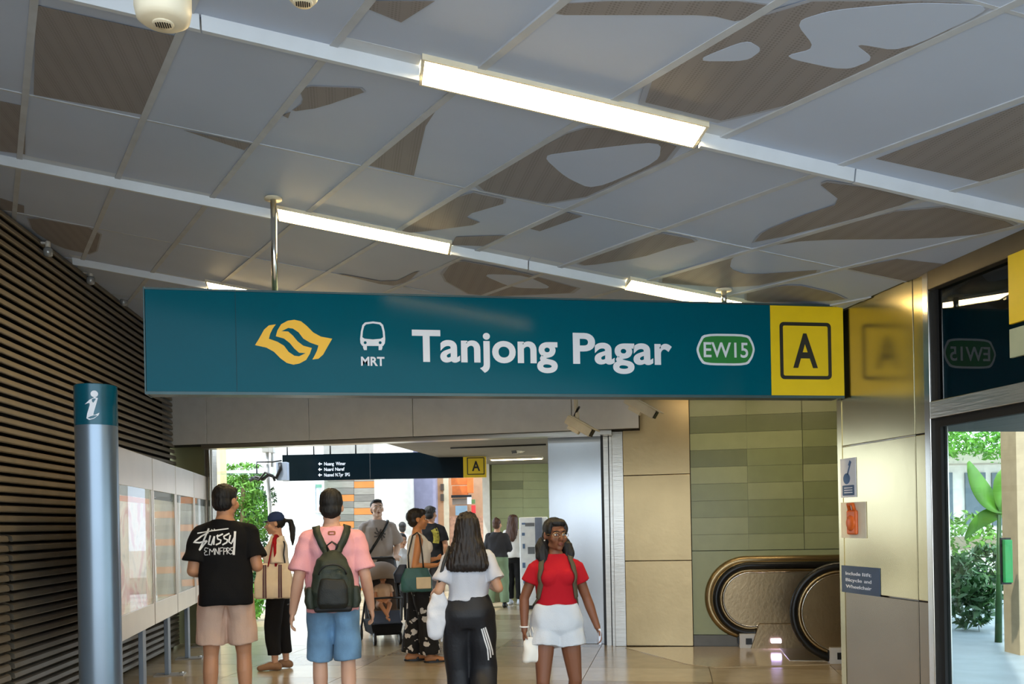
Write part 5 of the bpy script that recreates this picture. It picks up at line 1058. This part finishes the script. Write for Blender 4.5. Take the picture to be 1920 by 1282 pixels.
MB().hexa([(-.17, -.34, .27), (.17, -.34, .27), (.18, -.16, .40), (-.18, -.16, .40)], [(-.17, -.34, .29), (.17, -.34, .29), (.18, -.16, .42), (-.18, -.16, .42)]).build('footrest', mat('foot_blue', (62, 72, 92), .8), st, bevel=.006)
sk = skin('skin_child', (196, 136, 98))
R0 = 11.62
F = person(720, R0, .86, 8, 'small child sitting in the stroller with bare legs', sk, 'm', 1.0,
           {'L': (A(.21, -.02, 1.10), A(.06, -.20, 1.02), A(-1, -.2, 0), A(0, .4, -1)), 'R': (A(-.21, -.02, 1.10), A(-.04, -.20, 1.0), A(1, -.2, 0), A(0, .4, -1))},
           {'L': (A(.12, -.36, .96), A(.0, -.50, .66)), 'R': (A(-.12, -.36, .96), A(.06, -.54, .62))}, (18, -14), .006, 1.45)
hair(F, [('e', (0, .034, 1.632), (.084, .090, .084)), ('e', (0, .05, 1.575), (.078, .062, .072)), ('e', (0, -.03, 1.676), (.066, .05, .032))], M_hair, voxel=.006); face(F)
shirt(F, fabric('child_top', (206, 170, 140)), .92, .014, None, .5, (.085, .09), seed=3, bust=False); bottoms(F, fabric('child_shorts', (176, 150, 128)), 1.0, 'short', (.11, .10, .095), .92, 'shorts')
F.root.location.z = .43 - .82 * F.s + .0

# 5 - woman in the white tank top and floral trousers, facing right
sk = skin('skin_orange', (206, 140, 92))
F = person(789, 9.9, 1.66, 97, 'woman with short dark hair in a white tank top and floral trousers, facing right', sk, 'f', 1.05,
           {'R': (A(-.20, .075, 1.07), A(-.15, -.17, 1.08), A(.2, -1, .2), A(.5, 0, 1)), 'L': (A(.20, .03, 1.09), A(.10, -.20, 1.14), A(-.2, -1, .2), A(-.5, 0, 1))},
           {'R': (A(-.085, -.07, .475), A(-.085, -.10, .075)), 'L': (A(.085, .05, .475), A(.085, .10, .08))}, (4, 0), .008)
hair(F, [('e', (0, .030, 1.636), (.088, .100, .082)), ('e', (0, .055, 1.575), (.080, .064, .072)), ('e', (0, -.036, 1.668), (.070, .058, .040)), ('e', (0, .06, 1.62), (.083, .08, .075))], M_hairw); face(F)
tk = shirt(F, fabric('tank_white', (234, 226, 214)), .86, .012, (.19, .135), sleeves=False, seed=15, top=1.36)
for q in (-1, 1): strap(F, F.body, [(q * .075, -.10, 1.335), (q * .085, -.06, 1.40), (q * .085, .02, 1.44), (q * .085, .09, 1.38), (q * .075, .105, 1.33)], .034, fabric('tank_white', (234, 226, 214)), 'tank_strap', .006, .004)
flo = mat('floral_black', (20, 19, 21), .85); nt = flo.node_tree; b = nt.nodes['Principled BSDF']; tc = nt.nodes.new('ShaderNodeTexCoord')
v1 = nt.nodes.new('ShaderNodeTexVoronoi'); v1.inputs['Scale'].default_value = 9; n1 = nt.nodes.new('ShaderNodeTexNoise'); n1.inputs['Scale'].default_value = 26; n1.inputs['Detail'].default_value = 2
nt.links.new(tc.outputs['Object'], v1.inputs['Vector']); nt.links.new(tc.outputs['Object'], n1.inputs['Vector'])
mm_ = nt.nodes.new('ShaderNodeMath'); mm_.operation = 'MULTIPLY_ADD'; mm_.inputs[1].default_value = .9; nt.links.new(n1.outputs[0], mm_.inputs[0]); nt.links.new(v1.outputs['Distance'], mm_.inputs[2])
lt = nt.nodes.new('ShaderNodeMath'); lt.operation = 'LESS_THAN'; lt.inputs[1].default_value = .74; nt.links.new(mm_.outputs[0], lt.inputs[0])
mx = nt.nodes.new('ShaderNodeMix'); mx.data_type = 'RGBA'; nt.links.new(lt.outputs[0], mx.inputs[0]); mx.inputs[6].default_value = lin((20, 19, 21)) + (1,); mx.inputs[7].default_value = lin((205, 200, 196)) + (1,); nt.links.new(mx.outputs[2], b.inputs['Base Color'])
bottoms(F, flo, 1.03, 'long', (.112, .100, .115), .095, 'floral_trousers', .007)
for S_, q in (('L', 1), ('R', -1)):
    an = F.leg[S_][1]; MB().prism([an + A(.045 * math.cos(t) + q * .008, -.055 + .135 * math.sin(t), -.075) for t in np.linspace(0, 6.1, 18)], (0, 0, .018)).scaled(F.s).build('sandal_sole', M_black, F.root); MB().tube([an + A(-.045, -.07, -.06), an + A(0, -.075, .0), an + A(.05, -.07, -.06)], .014, 8, flat=.4).scaled(F.s).build('sandal_strap', M_black, F.root, True)
og = (-.245, .06, .80); e = held(F, 'handbag', 'teal handbag with a cream panel beside the woman in the tank top', 'handbag', og)
hb(F, MB().loft([(-.245, .06, .80, .05, .15, 3), (-.245, .06, .82, .06, .175, 3), (-.245, .06, .95, .055, .17, 3), (-.245, .06, 1.06, .03, .125, 3)]), 'bag_body', mat('leather_teal', (48, 96, 96), .45, 0, .15, 5), e, og, vox=.009, wr=.004)
hb(F, MB().box((-.318, -.09, .835), (-.296, .07, .96)), 'front_panel', mat('leather_cream', (226, 206, 172), .6), e, og, bevel=.006); hb(F, MB().loft([(-.20, .24, .90, .03, .05), (-.20, .23, 1.0, .05, .08), (-.2, .2, 1.1, .03, .04)]), 'side_pouch', mat('leather_navy', (34, 44, 62), .5), e, og, vox=.009)
hb(F, MB().tube([(-.245, -.02, 1.05), (-.235, -.01, 1.2), (-.19, .01, 1.41), (-.15, .03, 1.445), (-.13, .08, 1.41), (-.20, .14, 1.2), (-.235, .14, 1.05)], .009, 8), 'bag_handle', mat('strap_dark', (40, 38, 34), .5), e, og, True)

# 6 - man in black further off, 7 - child and distant walker
F = person(811, 14.2, 1.77, 165, 'man in a black and yellow patterned top further off, walking away', skin('skin_tan', (190, 138, 104)), 'm', 1.0, None, None, (-20, 0), .010)
hair(F, SHORT, M_hair); t7 = shirt(F, fabric('top_black', (18, 18, 20)), .86, .018, (.19, .145), .7, seed=20)
face(F); vf = subdiv(ribbon([(-.08, 1.42), (-.11, 1.36), (-.12, 1.27), (-.11, 1.2)], .09), 2); decal(F, t7, vf, 'print_panel', mat('print_yellow', (150, 140, 50), .8, 0, .5, 30), 1, .004)
bottoms(F, fabric('trousers_charcoal', (60, 58, 58)), 1.0, 'long', (.115, .095, .085), .08, seed=21); shoes(F, M_black)
F = person(757, 13.4, 1.34, 20, 'child with dark hair mostly hidden behind the woman in the tank top', skin('skin_light', (214, 164, 134)), 'f', .95, None, None, (0, 0), .010, 1.1)
hair(F, [('e', (0, .03, 1.63), (.09, .10, .09)), ('e', (0, .05, 1.56), (.085, .07, .09))], M_hair); face(F); shirt(F, fabric('top_white', (232, 230, 228)), .86, .016, (.18, .14), .8, seed=22); bottoms(F, fabric('trousers_charcoal', (60, 58, 58)), 1.0, 'long', (.11, .09, .08), .1); shoes(F, M_white)
F = person(757, 19.0, 1.54, 180, 'distant person in white, only the dark head showing above the child', skin('skin_light', (214, 164, 134)), 'f', .95, None, None, (0, 0), .010)
hair(F, [('e', (0, .03, 1.63), (.088, .10, .09)), ('e', (0, .05, 1.56), (.08, .07, .09))], M_hair); face(F); shirt(F, fabric('top_white', (232, 230, 228)), .86, .016, (.18, .14), .8, seed=23); bottoms(F, fabric('trousers_black', (26, 25, 27)), 1.0, 'long', (.11, .09, .08), .1); shoes(F, M_white)

# 8 - woman with long hair, back to us
sk = skin('skin_warm', (204, 156, 124))
F = person(884, 6.6, 1.57, 180, 'woman with long dark hair in a pale T-shirt and black track trousers, seen from behind', sk, 'f', 1.03,
           {'L': (A(.235, .06, 1.10), A(.285, -.10, 1.06), A(.1, -.6, -.7), A(-.5, 0, -1)), 'R': (A(-.235, .05, 1.11), A(-.165, -.17, 1.12), A(.4, -.9, .2), A(.3, 0, 1))},
           {'L': (A(.095, -.05, .475), A(.095, .0, .075)), 'R': (A(-.105, .0, .475), A(-.10, .22, .14))}, (-4, 2), .0075)
hair(F, [('l', [(0, .026, 1.712, .02, .025), (0, .028, 1.70, .056, .066), (0, .03, 1.66, .085, .096), (0, .034, 1.60, .096, .102), (0, .042, 1.52, .108, .098), (0, .060, 1.44, .130, .09), (0, .082, 1.36, .155, .078), (0, .10, 1.30, .168, .066), (0, .108, 1.265, .160, .05), (0, .11, 1.245, .13, .03)])], M_hairw, amp=.005, wl=.06, st=(2.5, 2.5, .2)); face(F)
p8 = shirt(F, fabric('tee_pale_grey', (206, 208, 216)), 1.02, .014, (.15, .118), .72, (.086, .092), seed=25)
tp8 = bottoms(F, mat('track_black', (22, 24, 30), .6, 0, .08, 5, .2, 50), 1.065, 'long', (.118, .108, .100), .10, 'track_trousers', .009, .014, 26)
shoes(F, M_white)
k = F.d / FPX
def q8(x, y): px, py = 660 + x * .3604, 820 + y * .3604; return (-(px - 884) * k, EYE + (hz(px) - py) * k)
for dx in (0, 12, 24): decal(F, tp8, ribbon([q8(683 + dx * .8, 985 - dx * .3), q8(697 + dx, 1040), q8(712 + dx, 1090 + dx * .3), q8(716 + dx, 1148 - dx)], 7 * .3604 * k), 'side_stripe', inkw, 1, .004)
for dx in (0, 9, 18): decal(F, tp8, ribbon([q8(471 + dx, 980 + dx * .4), q8(473 + dx * .6, 1020), q8(474 + dx * .2, 1060)], 5 * .3604 * k), 'side_stripe', inkw, 1, .004)
og = (.26, .06, .70); e = held(F, 'cloth_bag', 'limp white cloth bag hanging by the woman with long hair', 'bag', og)
hb(F, MB().loft([(.262, .05, .715, .02, .018, 2), (.262, .05, .75, .06, .035, 2.2), (.255, .05, .86, .085, .05, 2.4), (.25, .05, .98, .08, .045, 2.4), (.235, .05, 1.07, .05, .03, 2.2), (.225, .05, 1.10, .03, .02, 2)]), 'bag_body', fabric('bag_white', (228, 228, 232)), e, og, vox=.008, wr=.008)
hb(F, MB().tube([(.225, .045, 1.08), (.222, .09, 1.20), (.19, .105, 1.32), (.155, .075, 1.42), (.145, .0, 1.445), (.16, -.07, 1.38), (.215, -.05, 1.18), (.225, .03, 1.08)], .013, 8, flat=.4), 'bag_strap', mat('strap_dark', (40, 38, 34), .5), e, og, True)
og = (.305, -.19, .99); e = held(F, 'phone', 'black phone in the hand of the woman with long hair', 'phone', og); hb(F, MB().obox((.285, -.20, .955), (.03, .02, 0), (-.03, .045, -.02), (.0, -.06, .10)), 'phone_body', M_black, e, og, bevel=.004)

# 9 - woman in red, walking towards us
sk = skin('skin_brown', (126, 80, 56))
F = person(1048, 6.2, 1.50, 8, 'woman in a red cropped T-shirt, pale grey shorts and glasses, walking towards the camera', sk, 'f', 1.1,
           {'R': (A(-.245, .035, 1.11), A(-.255, -.02, .865)), 'L': (A(.245, .035, 1.10), A(.315, -.02, .875))},
           {'L': (A(.135, -.02, .475), A(.115, .08, .075)), 'R': (A(-.125, -.08, .48), A(-.105, -.05, .075))}, (16, 0), .0062, 1.06)
hair(F, [('e', (0, .030, 1.638), (.083, .096, .082)), ('e', (0, .055, 1.58), (.082, .062, .078)), ('e', (0, -.026, 1.676), (.070, .060, .036)), ('e', (.064, -.012, 1.632), (.022, .052, .052)), ('e', (-.064, -.012, 1.632), (.022, .052, .052))], M_hair, amp=.002)
hair(F, [('t', [(-.075, .05, 1.56), (-.098, .035, 1.50), (-.105, .01, 1.43), (-.10, -.02, 1.375)], [.034, .048, .046, .018]), ('t', [(.075, .05, 1.56), (.10, .03, 1.50), (.108, .0, 1.44), (.10, -.03, 1.39)], [.034, .046, .042, .016]), ('e', (0, .07, 1.52), (.09, .05, .09))], M_hair, 'hair_bunches', amp=.004); face(F, (28, 18, 14), (128, 66, 60), (22, 16, 14))
for q in (-1, 1):
    hadd(F, MB().tube([(q * .034 + .027 * math.cos(t), -.101 + .010 * (abs(q * .034 + .027 * math.cos(t)) / .06) ** 2, 1.588 + .020 * math.sin(t)) for t in np.linspace(0, 6.28, 21)], .0017, 6)).scaled(F.s).build('spectacle_rim', mat('rim_gold', (190, 160, 120), .25, .9), F.root, True); hadd(F, MB().tube([(q * .061, -.092, 1.594), (q * .08, -.03, 1.594), (q * .082, .02, 1.588)], .0016, 6)).scaled(F.s).build('spectacle_temple', mat('rim_gold', (190, 160, 120), .25, .9), F.root, True)
    hadd(F, MB().ell((q * .083, .012, 1.551), (.006, .006, .006), 10, 8)).scaled(F.s).build('earring', mat('pearl', (236, 232, 226), .2), F.root, True)
hadd(F, MB().tube([(-.009, -.102, 1.592), (0, -.106, 1.595), (.009, -.102, 1.592)], .0016, 6)).scaled(F.s).build('spectacle_bridge', mat('rim_gold', (190, 160, 120), .25, .9), F.root, True)
rd = shirt(F, fabric('tee_red', (178, 20, 34)), 1.055, .010, (.142, .108), .50, (.084, .090), seed=30, wr=.004)
bottoms(F, fabric('shorts_pale', (204, 208, 214)), 1.065, 'short', (.112, .122, .128), .735, 'shorts', .007, .016, 31)
shoes(F, M_white)
MB().tube([A(-.2545 + .033 * math.cos(t), -.017 + .033 * math.sin(t), .895) * F.s for t in np.linspace(0, 6.28, 17)], .006, 6).build('bracelet', mat('pearl', (236, 232, 226), .2), F.root, True)
ol = fabric('strap_olive', (92, 84, 66))
og = (0, .2, 1.0); e = held(F, 'rucksack', 'rucksack on the back of the woman in red, its olive straps over her shoulders', 'backpack', og)
hb(F, MB().loft([(0, .20, 1.0, .12, .06, 3), (0, .20, 1.15, .135, .075, 3), (0, .19, 1.34, .11, .06, 2.5), (0, .18, 1.40, .06, .03, 2.2)]), 'pack_body', ol, e, og, vox=.009)
for q in (-1, 1):
    strap(F, rd, [(q * .10, .15, 1.36), (q * .115, .09, 1.42), (q * .118, .02, 1.46), (q * .122, -.06, 1.42), (q * .126, -.10, 1.34), (q * .135, -.11, 1.22), (q * .150, -.06, 1.11)], .040, ol, 'shoulder_strap', .010, .004, e, 6, og, (2, 0))
    hb(F, MB().tube([(q * .152, -.06, 1.11), (q * .175, .04, 1.05), (q * .13, .15, 1.03)], .008, 8), 'lower_strap', ol, e, og, True)
og = (-.215, -.05, .60); e = held(F, 'carrier_bag', 'small white carrier bag in the hand of the woman in red', 'bag', og)
hb(F, MB().loft([(-.195, -.05, .625, .075, .03, 3), (-.195, -.05, .64, .085, .045, 3), (-.195, -.05, .76, .08, .035, 2.6), (-.205, -.05, .82, .05, .02, 2.2)]), 'bag_body', mat('plastic_white', (232, 226, 214), .4, 0, .05, 4), e, og, vox=.006, wr=.009)
hb(F, MB().tube([(-.205, -.05, .81), (-.215, -.045, .86), (-.20, -.05, .895), (-.185, -.05, .84)], .012, 8, flat=.4), 'bag_handle', mat('plastic_white', (232, 226, 214), .4), e, og, True)
og = (.335, -.05, .78); e = held(F, 'smartphone', 'white edged phone in the other hand of the woman in red', 'phone', og); hb(F, MB().obox((.315, -.07, .745), (.02, 0, 0), (0, .065, 0), (0, 0, .12)), 'phone_body', M_white, e, og, bevel=.004)

# 10, 11 - two women far off by the ticket machine
F = person(935, 16.0, 1.57, 172, 'woman with a hair bun, dark top and sage green trousers, far off', skin('skin_light', (214, 164, 134)), 'f', 1.12, {'L': (A(.23, .0, 1.12), A(.10, -.2, 1.1)), 'R': (A(-.23, .0, 1.12), A(-.1, -.2, 1.1))}, {'L': (A(.13, 0, .475), A(.16, 0, .075)), 'R': (A(-.11, 0, .475), A(-.12, .02, .075))}, (-20, 0), .011)
hair(F, [('e', (0, .03, 1.63), (.084, .095, .084)), ('e', (0, .06, 1.69), (.04, .045, .04)), ('e', (0, .05, 1.575), (.077, .066, .075))], M_hairb); face(F)
shirt(F, fabric('top_slate', (52, 52, 56)), .97, .018, (.185, .14), 1.6, (.085, .07), seed=33); bottoms(F, fabric('trousers_sage', (132, 154, 124)), 1.03, 'long', (.118, .10, .088), .10, seed=34); shoes(F, M_black)
F = person(966, 16.5, 1.63, 160, 'woman with long brown hair in a white top, beside the white ticket machine', skin('skin_light', (214, 164, 134)), 'f', 1.0, None, None, (-10, 0), .011)
hair(F, [('l', [(0, .026, 1.712, .02, .025), (0, .028, 1.70, .056, .066), (0, .03, 1.66, .085, .096), (0, .036, 1.58, .096, .10), (0, .055, 1.48, .11, .09), (0, .085, 1.36, .12, .07), (0, .11, 1.26, .10, .05), (0, .115, 1.2, .06, .03)])], M_hairb, amp=.005); face(F)
shirt(F, fabric('top_white', (232, 230, 228)), .90, .018, (.18, .14), 1.5, (.085, .09), seed=35); bottoms(F, fabric('trousers_black', (26, 25, 27)), 1.03, 'long', (.108, .085, .07), .12, seed=36); shoes(F, M_white)
